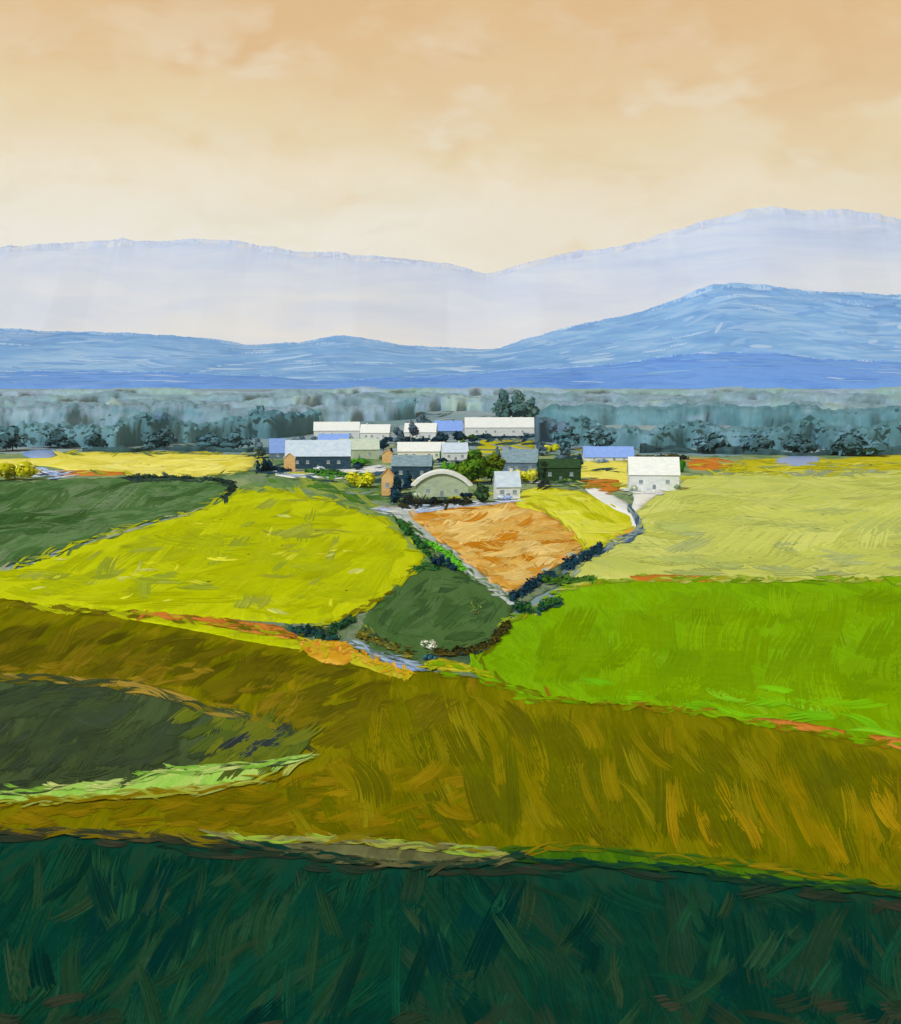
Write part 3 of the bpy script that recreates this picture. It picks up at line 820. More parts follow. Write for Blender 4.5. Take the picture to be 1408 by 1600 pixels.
sw('dull patches on the domed field', LIM, 40, [(138, 152, 36), (146, 156, 50), (152, 160, 40)], (44, -26), wid=(8, 22), lift=.48, vj=.4, M=7)
sw('yellow flecks on the domed field', LIM, 34, [(200, 204, 50), (196, 198, 34), (188, 194, 90)], (24, -10), wid=(3, 8), lift=.52, vj=.4, M=4, jit=.2)
PAL = [(1010, 798), (1070, 754), (1200, 744), (1440, 746), (1440, 894), (1110, 896), (930, 888), (1000, 838)]
sw('pale crop swaths on the right field', PAL, 120, [(180, 187, 90), (185, 191, 96), (175, 183, 92), (190, 195, 106)], (100, -10), wid=(12, 30), lift=.49, vj=.3, M=14, jit=0.04)
sw('greyer patches on the pale right field', [(1000, 810), (1440, 790), (1440, 900), (1000, 900)], 44, [(164, 176, 100), (168, 179, 98), (160, 171, 110)], (60, -4), wid=(9, 22), lift=.53, vj=.2, M=12)
BRG = [(790, 1000), (850, 960), (1000, 916), (1440, 922), (1440, 1164), (1180, 1126), (930, 1094), (790, 1060)]
sw('bright green swaths on the right field', BRG, 170, [(108, 144, 0), (114, 152, 2), (120, 160, 4), (104, 140, 2), (112, 148, 0)], (20, -72), wid=(16, 40), lift=.64, vj=.4, M=16, jit=0.05)
sw('fresh green drifts low on the bright field', [(780, 1030), (1000, 1066), (1150, 1070), (1430, 1090), (1430, 1170), (1180, 1126), (930, 1096), (780, 1070)], 46,
   [(116, 180, 14), (108, 174, 16), (122, 184, 30), (110, 166, 8)], (-100, -20), wid=(8, 20), lift=.68, vj=.35, M=7, jit=.12)
DIA = [(575, 990), (600, 942), (660, 892), (740, 910), (788, 945), (772, 992), (690, 1014)]
sw('dark green swaths on the diamond field', DIA, 60, [(58, 88, 46), (66, 98, 52), (74, 104, 60), (54, 82, 46)], (50, -44), wid=(9, 22), lift=.54, vj=.4, M=8)
ORG = [(655, 808), (770, 792), (826, 791), (906, 850), (840, 892), (796, 920), (740, 877)]
sw('light windrows curving across the orange field', ORG, 150, [(212, 180, 108), (218, 188, 120), (204, 164, 84)], (56, -12), wid=(5, 12), lift=.69, vj=.25, curve=.16, M=8, jit=.12)
sw('dark ochre windrows on the orange field', ORG, 46, [(182, 118, 22), (188, 126, 32), (176, 112, 18)], (60, -10), wid=(6, 14), lift=.69, vj=.3, curve=.14, M=8)
YF = [(826, 774), (900, 770), (978, 803), (988, 824), (915, 856), (868, 808)]
sw('light yellow swaths on the yellow field', YF, 60, [(200, 202, 64), (190, 192, 46), (206, 206, 84), (172, 176, 14)], (44, 24), wid=(7, 16), lift=.79, vj=.3, M=6)
DG = [(-60, 762), (130, 750), (344, 754), (348, 772), (180, 828), (-60, 895)]
sw('muted green swaths on the far left field', DG, 100, [(58, 92, 48), (70, 102, 56), (86, 114, 74), (54, 86, 42), (98, 122, 88)], (60, -28), wid=(9, 24), lift=.29, vj=.3, M=8, jit=.14)
sw('creamy swaths on the far yellow field', [(100, 712), (260, 711), (394, 714), (374, 734), (200, 738)], 60, [(218, 210, 98), (210, 200, 80), (224, 216, 118)], (64, -2), wid=(6, 14), lift=.39, vj=.1, M=5)
VIL = [(380, 740), (560, 735), (600, 780), (640, 800), (560, 790), (440, 760)]
sw('mixed grass drifts below the village', VIL, 70, [(70, 112, 40), (92, 122, 76), (120, 140, 110), (60, 100, 40), (130, 146, 60)], (46, 8), wid=(5, 12), lift=.2, vj=.25, M=5, jit=.18, clip=False)
sw('mixed plots of grass and soil among the houses', [(420, 700), (620, 680), (900, 690), (980, 720), (990, 770), (900, 765), (640, 785), (440, 740)], 130,
   [(48, 72, 74), (70, 100, 60), (110, 130, 116), (150, 160, 120), (40, 62, 70), (170, 170, 50), (130, 146, 150)], (40, -2), wid=(4, 9), lift=.5, vj=.12, M=4, jit=.18, clip=False)
sw('grey and lilac drifts over the far plain', [(-60, 615), (1470, 612), (1470, 700), (-60, 700)], 240, [(112, 138, 140), (130, 150, 152), (140, 152, 170), (100, 128, 136), (150, 164, 170), (120, 140, 130)],
   (120, -1), wid=(3, 8), lift=1, vj=.02, M=4, clip=False)

fr = fringe
fr('ragged edge between the lime and dark left fields', [(-60, 905), (60, 872), (180, 834), (300, 799), (368, 768)], 120, [(150, 162, 30), (90, 116, 70), (150, 160, 130), (70, 102, 56), (164, 172, 14)], lift=.5)
fr('ragged edge of grass along the bottom of the lime field', [(-60, 942), (100, 953), (210, 962), (330, 972), (450, 992), (530, 972), (592, 938), (655, 888)], 150, [(156, 166, 14), (110, 104, 10), (96, 90, 14), (166, 174, 10)], lift=.8)
fr('ragged top of the lime field', [(368, 768), (430, 765), (500, 778), (560, 794), (612, 821), (660, 862)], 70, [(150, 162, 20), (100, 130, 70), (130, 150, 80), (166, 174, 10)], lift=.5, spread=3)
fr('orange soil smears under the lime field', [(205, 960), (330, 972), (455, 994)], 40, [(196, 118, 46), (180, 106, 40), (120, 100, 20), (150, 150, 20)], lift=1.0, spread=4)
fr('ragged edge of the olive bank along the bright green field', [(700, 1056), (760, 1068), (860, 1093), (940, 1101), (1060, 1111), (1180, 1131), (1300, 1153), (1470, 1182)], 150, [(112, 106, 4), (116, 160, 10), (110, 126, 6), (130, 104, 16), (104, 150, 4)], lift=.85)
fr('ragged top of the bright green field', [(790, 972), (840, 950), (885, 918), (990, 907), (1110, 906), (1300, 908), (1470, 912)], 110, [(112, 148, 10), (170, 178, 80), (140, 160, 50), (150, 150, 30), (100, 136, 10)], lift=.75)
fr('ochre and orange flowers by the hedge', [(470, 1010), (510, 1012), (560, 1022), (600, 1042), (640, 1058)], 80, [(200, 150, 24), (212, 164, 60), (196, 124, 40), (180, 172, 20), (190, 160, 30)], lift=1.0, ln=(10, 26), wid=(2.5, 6), spread=9, slant=.9)
fr('yellow drifts at the corner of the bright green field', [(660, 1042), (700, 1040), (740, 1050), (780, 1060)], 34, [(180, 174, 10), (150, 160, 20), (120, 160, 10)], lift=1.0, ln=(14, 30), wid=(2.5, 6), spread=4)
fr('navy blue smears of rough grass right of the yellow field', [(986, 796), (998, 818), (996, 832), (962, 852), (920, 868)], 46, [(70, 96, 130), (110, 130, 146), (130, 146, 140), (60, 84, 110), (150, 160, 130)], lift=1.0, ln=(10, 24), wid=(2.5, 5), spread=3)
fr('sage smears beside the pale track', [(600, 796), (640, 822), (690, 865), (745, 905), (800, 940)], 60, [(150, 164, 156), (90, 124, 70), (120, 140, 120), (180, 186, 186), (70, 100, 56)], lift=.8, ln=(10, 26), wid=(2, 5), spread=5)
fr('grey blue smears of wet soil round the pond', [(548, 1008), (590, 1024), (640, 1040), (664, 1048)], 40, [(120, 140, 160), (96, 118, 116), (150, 172, 200), (80, 96, 60)], lift=1.05, ln=(14, 34), wid=(2.5, 6), spread=5)
fr('white, pale blue and navy smears left of the orange earth strip', [(58, 740), (84, 743), (112, 741)], 26, [(206, 212, 226), (150, 176, 226), (40, 60, 90), (190, 200, 220)], lift=.9, ln=(16, 36), wid=(2, 5), spread=6, slant=.08)
fr('white and ice blue smears of chalk in the village yards', [(440, 740), (520, 744), (600, 735)], 30, [(214, 218, 226), (226, 226, 222), (170, 190, 220), (60, 90, 110)], lift=.9, ln=(14, 36), wid=(2, 5), spread=7, slant=.12)
fr('white and lilac smears along the lane above the orange field', [(590, 797), (640, 800), (720, 787), (810, 784)], 40, [(196, 204, 216), (160, 178, 220), (214, 216, 220), (120, 140, 150)], lift=.9, ln=(14, 34), wid=(2, 4.5), spread=5, slant=.12)
fr('navy and slate smears between the rows of houses', [(610, 722), (680, 722), (730, 722)], 34, [(30, 58, 78), (70, 96, 112), (44, 72, 60), (150, 166, 150)], lift=.9, ln=(12, 30), wid=(2.5, 5), spread=8, slant=.15)
fr('navy smears of rough ground before the back row', [(490, 690), (600, 692), (690, 694)], 30, [(40, 66, 86), (100, 128, 140), (150, 166, 200), (80, 106, 110)], lift=.9, ln=(12, 34), wid=(2, 4), spread=5, slant=.08)
fr('slate and yellow smears round the slate house', [(780, 745), (840, 752), (910, 756)], 40, [(150, 160, 60), (170, 176, 100), (90, 112, 140), (180, 188, 190), (70, 100, 60)], lift=.9, ln=(12, 34), wid=(2.5, 5), spread=7, slant=.12)
fr('white smears round the foot of the big white barn', [(984, 764), (1020, 766), (1062, 758)], 26, [(222, 222, 220), (232, 230, 224), (190, 196, 206), (140, 156, 130)], lift=1.1, ln=(12, 30), wid=(2.5, 5), spread=6, slant=.3)
fr('orange smears at the far earth patches', [(1076, 724), (1140, 726)], 16, [(190, 120, 50), (200, 136, 70), (180, 170, 40)], lift=.7, ln=(12, 30), wid=(2.5, 5), spread=6, slant=.1)
fr('orange and olive smears by the white lane', [(920, 760), (970, 760)], 16, [(190, 120, 40), (176, 110, 36), (160, 160, 40), (150, 120, 40)], lift=1.1, ln=(10, 24), wid=(2.5, 5), spread=8, slant=.2)
fr('olive and cream smears along the far right strip', [(1140, 728), (1290, 730), (1460, 724)], 50, [(170, 168, 30), (190, 186, 60), (150, 160, 90), (176, 174, 20)], lift=.7, ln=(16, 44), wid=(2.5, 5), spread=7, slant=.06)
fr('ragged left end of the bright green field', [(770, 1010), (745, 1035), (775, 1066), (840, 1095)], 50, [(112, 152, 6), (100, 110, 8), (116, 170, 14)], lift=.75, spread=6)
fr('ragged top of the charcoal field', [(-60, 1056), (100, 1068), (200, 1076), (262, 1088), (330, 1116), (430, 1140), (470, 1160)], 120, [(120, 104, 20), (60, 72, 44), (100, 92, 16), (150, 126, 50), (54, 66, 40)], lift=1.15, ln=(26, 84), wid=(3, 8), slant=.13, M=7)
fr('ragged pale grass below the charcoal field', [(-60, 1243), (100, 1236), (200, 1226), (245, 1210), (330, 1204), (430, 1198), (480, 1188)], 110, [(150, 190, 90), (170, 196, 110), (60, 76, 46), (186, 196, 120), (120, 170, 60)], lift=1.35, ln=(26, 84), wid=(3, 8), slant=.13, M=7)
fr('olive gold drifts below the pale grass strip', [(-60, 1262), (150, 1250), (300, 1240), (420, 1220), (470, 1196)], 90, [(130, 112, 8), (150, 160, 50), (116, 102, 4), (160, 170, 80)], lift=1.35, ln=(26, 84), wid=(3, 8), slant=.13, M=7)
fr('ragged dark edge at the top of the foreground field', [(-60, 1302), (100, 1305), (200, 1311), (350, 1320)], 90, [(70, 66, 44), (50, 54, 38), (110, 98, 10), (120, 106, 20), (40, 58, 42)], lift=1.4, ln=(26, 84), wid=(3, 8), slant=.13, M=7)
fr('ragged edge of the grey verge', [(340, 1310), (450, 1318), (545, 1318), (660, 1328), (790, 1340)], 90, [(120, 108, 14), (104, 104, 64), (150, 156, 70), (128, 132, 90), (140, 170, 60)], lift=1.5, ln=(26, 84), wid=(3, 8), slant=.13, M=7)
fr('ragged lower edge of the grey verge', [(380, 1324), (470, 1337), (560, 1352), (650, 1359), (760, 1354), (815, 1344)], 90, [(92, 92, 62), (30, 56, 42), (60, 66, 46), (14, 54, 44)], lift=1.5, ln=(26, 84), wid=(3, 8), slant=.13, M=7)
fr('ragged green edge above the foreground at the right', [(800, 1334), (900, 1332), (1000, 1340), (1120, 1353), (1240, 1368), (1340, 1384), (1470, 1404)], 110, [(60, 96, 16), (112, 104, 6), (46, 84, 24), (84, 104, 10), (126, 112, 10)], lift=1.5, ln=(26, 84), wid=(3, 8), slant=.13, M=7)
fr('ragged dark lower edge of the green strip', [(815, 1348), (960, 1358), (1060, 1364), (1200, 1384), (1350, 1398), (1470, 1412)], 110, [(20, 64, 40), (40, 80, 24), (8, 52, 42), (30, 60, 40)], lift=1.5, ln=(26, 84), wid=(3, 8), slant=.13, M=7)
fr('ragged edge of the diamond field', [(575, 985), (600, 1005), (690, 1020), (762, 1004), (792, 974)], 50, [(66, 92, 50), (96, 96, 40), (44, 64, 50), (120, 130, 50)], lift=.8, ln=(10, 26), wid=(2, 5))
fr('ragged edge of the orange field', [(645, 803), (690, 848), (740, 885), (796, 926), (850, 893), (912, 852)], 60, [(208, 150, 70), (170, 176, 160), (150, 120, 60), (220, 176, 110)], lift=.8, ln=(10, 24), wid=(2, 4.5), spread=2)
fr('ragged edge of the yellow field', [(830, 788), (862, 806), (902, 842), (918, 862), (960, 842), (996, 825)], 46, [(170, 172, 10), (200, 150, 60), (160, 164, 30), (190, 190, 40)], lift=.9, ln=(10, 24), wid=(2, 4.5), spread=2)
fr('ragged top of the pale right field', [(1000, 792), (1020, 775), (1066, 748), (1140, 740), (1250, 741), (1330, 739), (1470, 738)], 80, [(180, 186, 80), (150, 160, 90), (170, 172, 40), (140, 150, 120)], lift=.6, ln=(12, 34), wid=(2, 5), spread=3)
fr('ragged left edge of the pale right field', [(998, 828), (930, 860), (895, 896)], 40, [(170, 178, 90), (140, 156, 140), (120, 140, 130)], lift=.7, ln=(10, 24), wid=(2, 5))
fr('ragged edge of the cream field on the left', [(60, 734), (200, 742), (300, 744), (380, 738), (404, 722), (395, 710), (260, 707), (92, 708)], 70, [(204, 196, 80), (150, 150, 40), (90, 110, 60), (170, 170, 50)], lift=.5, ln=(10, 30), wid=(2, 4), spread=2)

# ------------------------------------------------------------------ leaves: trees, bushes, hedges, woods
import bmesh
_bm = bmesh.new(); bmesh.ops.create_icosphere(_bm, subdivisions=2, radius=1)
ICO_V = np.array([v.co[:] for v in _bm.verts]); ICO_F = [tuple(v.index for v in f.verts) for f in _bm.faces]
_bm.free()
_bm = bmesh.new(); bmesh.ops.create_icosphere(_bm, subdivisions=1, radius=1)
ICO1_V = np.array([v.co[:] for v in _bm.verts]); ICO1_F = [tuple(v.index for v in f.verts) for f in _bm.faces]
_bm.free()


def leaf_cloud(blobs, n, size, palette, k_=1.2, up=.6, var=.14, core=.86, fine=True):
    """leaf sprays spread through a few overlapping lobes; returns verts, faces, tints"""
    V, Fc, Cc = [], [], []
    wts = np.array([b[3] * b[4] * b[5] for b in blobs]) ** .66
    wts /= wts.sum()
    for bi, b in enumerate(blobs):
        m = max(4, int(n * wts[bi]))
        d = NP.randn(m, 3); d /= np.linalg.norm(d, axis=1)[:, None] + 1e-9
        r = NP.uniform(.80, 1.05, m) * (1 + .07 * NP.randn(m))
        p = np.array(b[:3]) + d * r[:, None] * np.array(b[3:6])
        p[:, 2] = np.maximum(p[:, 2], .15)
        tone = palette[(bi + NP.randint(2)) % len(palette)]
        if core:        # the dense inner foliage of the lobe
            iv, fv = (ICO_V, ICO_F) if fine else (ICO1_V, ICO1_F)
            q = iv * (1 + NP.uniform(-.17, .17, len(iv)))[:, None] * np.array(b[3:6]) * core + np.array(b[:3])
            q[:, 2] = np.maximum(q[:, 2], .05)
            b0 = len(V)
            V += list(q); Fc += [tuple(i + b0 for i in f) for f in fv]
            cj = np.array(col(tone, ALB * k_ * .92))[None, :] * NP.uniform(1 - var, 1 + var, len(iv))[:, None]
            cj[:, 3] = 1
            Cc += list(cj)
        for i in range(m):
            nrm = d[i] + NP.randn(3) * .38 + np.array([0, 0, up])
            nrm /= np.linalg.norm(nrm) + 1e-9
            t = np.cross(nrm, NP.randn(3)); t /= np.linalg.norm(t) + 1e-9
            q = np.cross(nrm, t)
            s1 = size * NP.uniform(.6, 1.4); s2 = s1 * NP.uniform(.45, .8)
            c = np.array(col(tone if NP.rand() < .7 else palette[NP.randint(len(palette))], ALB * k_)) * NP.uniform(1 - var, 1 + var)
            c[3] = 1
            b0 = len(V)
            V += [p[i] - t * s1, p[i] - q * s2 * .8 + nrm * s1 * .1, p[i] + t * s1, p[i] + q * s2 + nrm * s1 * .1]
            Cc += [c] * 4
            Fc.append((b0, b0 + 1, b0 + 2, b0 + 3))
    return V, Fc, Cc


M_BARK = wash_mat('bark', (62, 52, 40), (88, 74, 56), 1.5, (1, 1, .3))


def trunk_mesh(h, r, limbs=5):
    V, Fc = [], []
    def tube(p0, p1, r0, r1, seg=6):
        p0, p1 = Vector(p0), Vector(p1)
        q = (p1 - p0).to_track_quat('Z', 'Y')
        b0 = len(V)
        for p, rr in ((p0, r0), ((p0 + p1) / 2, (r0 + r1) / 2), (p1, r1)):
            for s in range(seg):
                a_ = 2 * math.pi * s / seg
                V.append(tuple(p + q @ Vector((math.cos(a_) * rr, math.sin(a_) * rr, 0))))
        for k_ in range(2):
            for s in range(seg):
                Fc.append((b0 + k_ * seg + s, b0 + k_ * seg + (s + 1) % seg, b0 + (k_ + 1) * seg + (s + 1) % seg, b0 + (k_ + 1) * seg + s))
    tube((0, 0, -.4), (R.uniform(-.2, .2), R.uniform(-.2, .2), h), r, r * .45)
    for i in range(limbs):
        a_ = 2 * math.pi * i / limbs + R.random()
        z0 = h * R.uniform(.45, .9)
        tube((0, 0, z0), (math.cos(a_) * h * .4, math.sin(a_) * h * .4, z0 + h * R.uniform(.25, .6)), r * .35, r * .12, 5)
    return V, Fc


def tree(px, base, w_px, h_px, palette, label, group=None, name='tree', n=420, clear=.18, k_=1.15, lobes=9, cat='tree'):
    p, s = spot(px, base)
    w, h = w_px / s, h_px / s
    t = empty(name, (p[0], p[1], p[2]), R.uniform(0, 6))
    tag(t, label, cat, group)
    V, Fc = trunk_mesh(h * .55, max(.12, h * .028))
    link('trunk', V, Fc, M_BARK, t)
    bl = []
    for i in range(lobes):
        f = i / max(1, lobes - 1)
        zc = h * (clear + .22 + (.80 - clear - .22) * f)
        rad = w * .5 * (1 - .55 * f ** 2)
        a_ = R.uniform(0, 6.28); rr = R.uniform(.15, .6) * rad
        bl.append((math.cos(a_) * rr, math.sin(a_) * rr, zc, rad * R.uniform(.42, .68), rad * R.uniform(.42, .68), h * R.uniform(.13, .22)))
    V, Fc, Cc = leaf_cloud(bl, n, max(.3, w * .085), palette, k_)
    link('crown', V, Fc, M_LEAF, t, Cc)
    return t


def bush(px, base, w_px, h_px, palette, label, group=None, n=200, name='bush', k_=1.15, cat='bush', core=.86):
    p, s = spot(px, base)
    w, h = w_px / s, h_px / s
    t = empty(name, (p[0], p[1], p[2])); tag(t, label, cat, group)
    bl = []
    for i in range(6):
        bl.append((w * R.uniform(-.32, .32), w * R.uniform(-.2, .2), h * R.uniform(.3, .6), w * R.uniform(.15, .28), w * R.uniform(.15, .25), h * R.uniform(.25, .42)))
    V, Fc, Cc = leaf_cloud(bl, n, max(.15, w * .06), palette, k_, core=core)
    link('foliage', V, Fc, M_LEAF, t, Cc)
    V, Fc = trunk_mesh(h * .35, .08, 4)
    link('stem', V, Fc, M_BARK, t)
    return t


def hedge(pts, h_px, palette, label, dens=1.0, depth=1.6, group=None, k_=1.2):
    q = spline(pts, 3.2, False)
    g = ground(q[:, 0], q[:, 1])
    o0 = g[len(g) // 2]
    bl = []
    run = 1.0
    for i in range(len(g)):
        s = F / g[i, 1]
        run = min(1.25, max(.3, run + R.uniform(-.38, .38)))
        h = h_px / s * run
        if R.random() < .22: continue
        wd = max(5 / s * R.uniform(.6, 1.8), .5)
        bl.append((g[i, 0] - o0[0] + R.uniform(-.8, .8) * wd, g[i, 1] - o0[1] + R.uniform(-1, 1) * depth, g[i, 2] - o0[2] + h * .38, wd, depth * R.uniform(.8, 1.6), h * .6))
    h_ = empty('hedge', tuple(o0)); tag(h_, label, 'hedge', group)
    sz = max(.2, 3.2 / (F / o0[1]))
    V, Fc, Cc = [], [], []
    for b in bl:
        v, f, c = leaf_cloud([b], int(20 * dens), sz, palette, k_, core=.74, fine=False)
        # low fields: keep leaves above the soil
        b0 = len(V); V += v; Cc += c; Fc += [tuple(i + b0 for i in ff) for ff in f]
    link('foliage', V, Fc, M_LEAF, h_, Cc)
    smear = [tuple(min(255, int(v * 1.15 + 6)) for v in c) for c in palette]
    fringe(label + ', rough grass at its foot', pts, max(8, int(len(q) * 1.1)), smear, ln=(9, 24), wid=(2.5, 5.5), lift=1.1, spread=h_px * .35, slant=.5)
    # woody stems
    V2, F2 = [], []
    for b in bl[::3]:
        b0 = len(V2)
        x, y, z = b[0], b[1], b[2]
        r_ = .07
        for zz in (z - b[5] - .4, z + b[5] * .4):
            for a_ in (0, 2.1, 4.2):
                V2.append((x + math.cos(a_) * r_, y + math.sin(a_) * r_, zz))
        for s_ in range(3):
            F2.append((b0 + s_, b0 + (s_ + 1) % 3, b0 + 3 + (s_ + 1) % 3, b0 + 3 + s_))
    st = link('stem', V2, F2, M_BARK, h_)
    st['kind'] = 'stuff'
    return h_


def woodland(label, x0, x1, base, h_px, palette, deep=260, k_=1.32, rag=.22, seed=0):
    """a far wood that reads as one mass: a closed canopy with a ragged edge, rising from the plain and running back"""
    n = int((x1 - x0) / 3.0)
    px = np.linspace(x0, x1, n)
    bx = np.array([p[0] for p in base]); by = np.array([p[1] for p in base])
    py = np.interp(px, bx, by)
    def wav(step, lo=-1., hi=1.):
        m_ = int(n / step) + 3
        xx = np.linspace(0, m_ - 1, n)
        v = NP.uniform(lo, hi, m_)
        i0 = np.clip(xx.astype(int), 0, m_ - 2); f = xx - i0; f = f * f * (3 - 2 * f)
        return v[i0] * (1 - f) + v[i0 + 1] * f
    py = py + wav(26) * 2.2 + wav(7) * .8
    g = ground(px, py)
    s_ = F / g[:, 1]
    hh = h_px / s_ * (1 + .36 * wav(34) + rag * .8 * wav(11) + rag * .5 * wav(3.6) + rag * .25 * wav(1.4))
    tone = (wav(34) * .5 + wav(11) * .32 + wav(4) * .18) * .5 + .5
    rows = [(0, 0.), (.01, .35), (.03, .66), (.06, .88), (.11, 1.), (.3, 1.0), (.55, 1.02), (.8, .98), (1, .8), (1.02, 0)]
    V, Cc = [], []
    pal = np.array([col(c, ALB * k_) for c in palette])
    for k2, (dy, f) in enumerate(rows):
        jx = NP.uniform(-.5, .5, n) * 3 / s_
        lum = 1 + .05 * NP.randn(n)
        t = np.clip(tone + wav(18) * .16 + wav(3) * .06, 0, .999) * (len(pal) - 1)
        i0 = t.astype(int); fr = (t - i0)[:, None]
        c = (pal[i0] * (1 - fr) + pal[np.minimum(i0 + 1, len(pal) - 1)] * fr) * lum[:, None]
        c[:, 3] = 1
        bump_ = 1 + (NP.uniform(-.05, .05, n) if 0 < f else 0)
        V.append(np.stack([g[:, 0] * (1 + dy * deep / g[:, 1]) + jx, g[:, 1] + dy * deep + NP.uniform(-.06, .06, n) * (hh if k2 else 0), g[:, 2] - .3 + hh * f * bump_], 1))
        Cc.append(np.clip(c, 0, .95))
    V = np.concatenate(V); Cc = np.concatenate(Cc)
    Fc = [(r * n + i, r * n + i + 1, (r + 1) * n + i + 1, (r + 1) * n + i) for r in range(len(rows) - 1) for i in range(n - 1)]
    Fc += [tuple(r * n for r in reversed(range(len(rows)))), tuple(r * n + n - 1 for r in range(len(rows)))]
    o = link('woodland', V, Fc, M_WOOD, None, Cc)
    for p in o.data.polygons: p.use_smooth = True
    # sprays of leaves that break the outline
    m_ = int(n * .7) if h_px > 25 else 8
    i = NP.randint(n, size=m_)
    sz = hh[i] * NP.uniform(.05, .14, m_)
    cx = g[i, 0] + NP.randn(m_) * 2 / s_[i]; cyy = g[i, 1] - NP.uniform(0, .1, m_) * hh[i]; cz = g[i, 2] + hh[i] * NP.uniform(.86, 1.06, m_)
    an = NP.uniform(0, 6.28, m_)
    V2 = np.stack([np.stack([cx + sz * 1.4 * np.cos(an + q), cyy + sz * .5 * np.sin(an * 3 + q), cz + sz * np.sin(an + q)], 1) for q in (0, 1.57, 3.14, 4.71)], 1).reshape(-1, 3)
    t = (np.clip(tone[i] + NP.randn(m_) * .12, 0, .99) * len(pal)).astype(int)
    C2 = np.repeat(np.clip(pal[t] * NP.uniform(1.0, 1.2, m_)[:, None], 0, .95), 4, 0); C2[:, 3] = 1
    lf = link('leaf_sprays', V2, [tuple(range(4 * q, 4 * q + 4)) for q in range(m_)], M_LEAF, o, C2)
    lf['kind'] = 'stuff'
    tag(o, label, kind='stuff')
    return o


def wood_mat():
    m, n, b = base_mat('wood_canopy')
    at = n.n('ShaderNodeVertexColor'); at.layer_name = 'tint'
    tcn = n.n('ShaderNodeTexCoord')
    nz = n.noise(n.mapping(tcn.outputs['Object'], scale=(1, .4, .45)), .05, 5, .68, .5).outputs['Fac']
    n2 = n.noise(n.mapping(tcn.outputs['Object'], loc=(50, 0, 9), scale=(.25, .2, 1.6)), .03, 4, .6).outputs['Fac']
    c = n.mix(.16, at.outputs['Color'], n.ramp(nz, [(.3, (.22, .22, .22, 1)), (.7, (.78, .78, .78, 1))]), 'OVERLAY')
    c = n.mix(.10, c, n.ramp(n2, [(.3, (.2, .2, .2, 1)), (.7, (.8, .8, .8, 1))]), 'OVERLAY')
    n.l(c, b.inputs['Base Color'])
    return m


M_WOOD = wood_mat()
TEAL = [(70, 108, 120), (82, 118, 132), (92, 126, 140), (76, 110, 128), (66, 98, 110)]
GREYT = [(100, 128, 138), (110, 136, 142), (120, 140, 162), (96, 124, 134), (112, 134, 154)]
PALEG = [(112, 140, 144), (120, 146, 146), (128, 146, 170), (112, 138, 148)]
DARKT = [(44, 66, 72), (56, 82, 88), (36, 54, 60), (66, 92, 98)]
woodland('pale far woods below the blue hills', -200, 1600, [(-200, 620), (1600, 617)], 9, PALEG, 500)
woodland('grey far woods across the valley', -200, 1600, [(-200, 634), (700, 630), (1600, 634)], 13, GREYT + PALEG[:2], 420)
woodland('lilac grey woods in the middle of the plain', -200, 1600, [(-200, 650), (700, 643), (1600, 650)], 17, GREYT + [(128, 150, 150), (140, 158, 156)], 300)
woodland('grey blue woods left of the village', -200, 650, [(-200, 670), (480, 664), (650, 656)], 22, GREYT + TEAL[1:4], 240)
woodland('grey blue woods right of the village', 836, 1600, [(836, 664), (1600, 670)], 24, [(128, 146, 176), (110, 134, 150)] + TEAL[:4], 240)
woodland('slate wood behind the slate roofed houses', 836, 935, [(836, 690), (935, 698)], 28, [(92, 114, 134), (80, 104, 122), (70, 92, 108)], 60)
woodland('teal wood belt behind the yellow field', -200, 500, [(-200, 700), (200, 700), (500, 678)], 34, [(84, 112, 138), (66, 98, 110), (78, 112, 124), (90, 124, 136), (82, 116, 126)], 90)
woodland('teal wood belt behind the white barn', 890, 1600, [(890, 698), (1000, 700), (1600, 704)], 34, [(62, 92, 108), (80, 114, 128), (70, 104, 112), (92, 124, 140), (74, 108, 118)], 90)
woodland('dark low thicket at the foot of the right wood', 1000, 1600, [(1000, 709), (1300, 711), (1600, 710)], 9, DARKT, 12, rag=.5)
woodland('dark low thicket behind the yellow field', 130, 440, [(130, 704), (440, 708)], 7, DARKT, 12, rag=.5)

# single trees in and round the village
GROVE = [(74, 106, 106), (84, 116, 114), (66, 98, 102), (92, 122, 118)]
for px, w, h, lab in ((785, 34, 54, 'tall teal tree at the left of the grove behind the white house'),
                      (808, 42, 52, 'broad teal tree in the middle of the grove behind the white house'),
                      (830, 32, 40, 'shorter teal tree at the right of the grove behind the white house')):
    tree(px, 659, w, h, GROVE, lab, 'tall grove behind the village', n=520, clear=.02, lobes=12)
NAVY = [(20, 48, 66), (28, 58, 74), (16, 36, 52), (36, 66, 78)]
DGR = [(50, 84, 22), (60, 98, 22), (70, 102, 20), (46, 72, 26)]
tree(600, 707, 22, 24, NAVY, 'small navy tree at the end of the cream barn', n=200)
tree(645, 690, 26, 34, [(72, 86, 104), (88, 98, 118)], 'grey blue tree between the two white houses at the back', n=240)
tree(690, 693, 26, 20, NAVY, 'navy tree under the blue roof', n=200)
tree(716, 694, 28, 22, NAVY, 'navy tree left of the yellow plot', n=200)
tree(738, 694, 22, 17, NAVY + DGR, 'dark tree touching the yellow plot', n=160)
tree(737, 755, 60, 56, [(66, 104, 24), (78, 116, 26), (88, 120, 24), (58, 92, 28)], 'big dark green tree in the middle of the village', n=600, clear=.06)
tree(768, 753, 50, 48, [(80, 96, 14), (66, 100, 22), (92, 108, 18)], 'olive green tree beside the big dark one', n=500, clear=.06)
tree(754, 786, 36, 34, [(48, 76, 46), (60, 88, 54), (40, 64, 44)], 'muted dark green tree just above the orange field', n=400, clear=.05)
bush(701, 738, 22, 20, [(76, 140, 36), (90, 154, 40)], 'bright green bush left of the big dark tree')
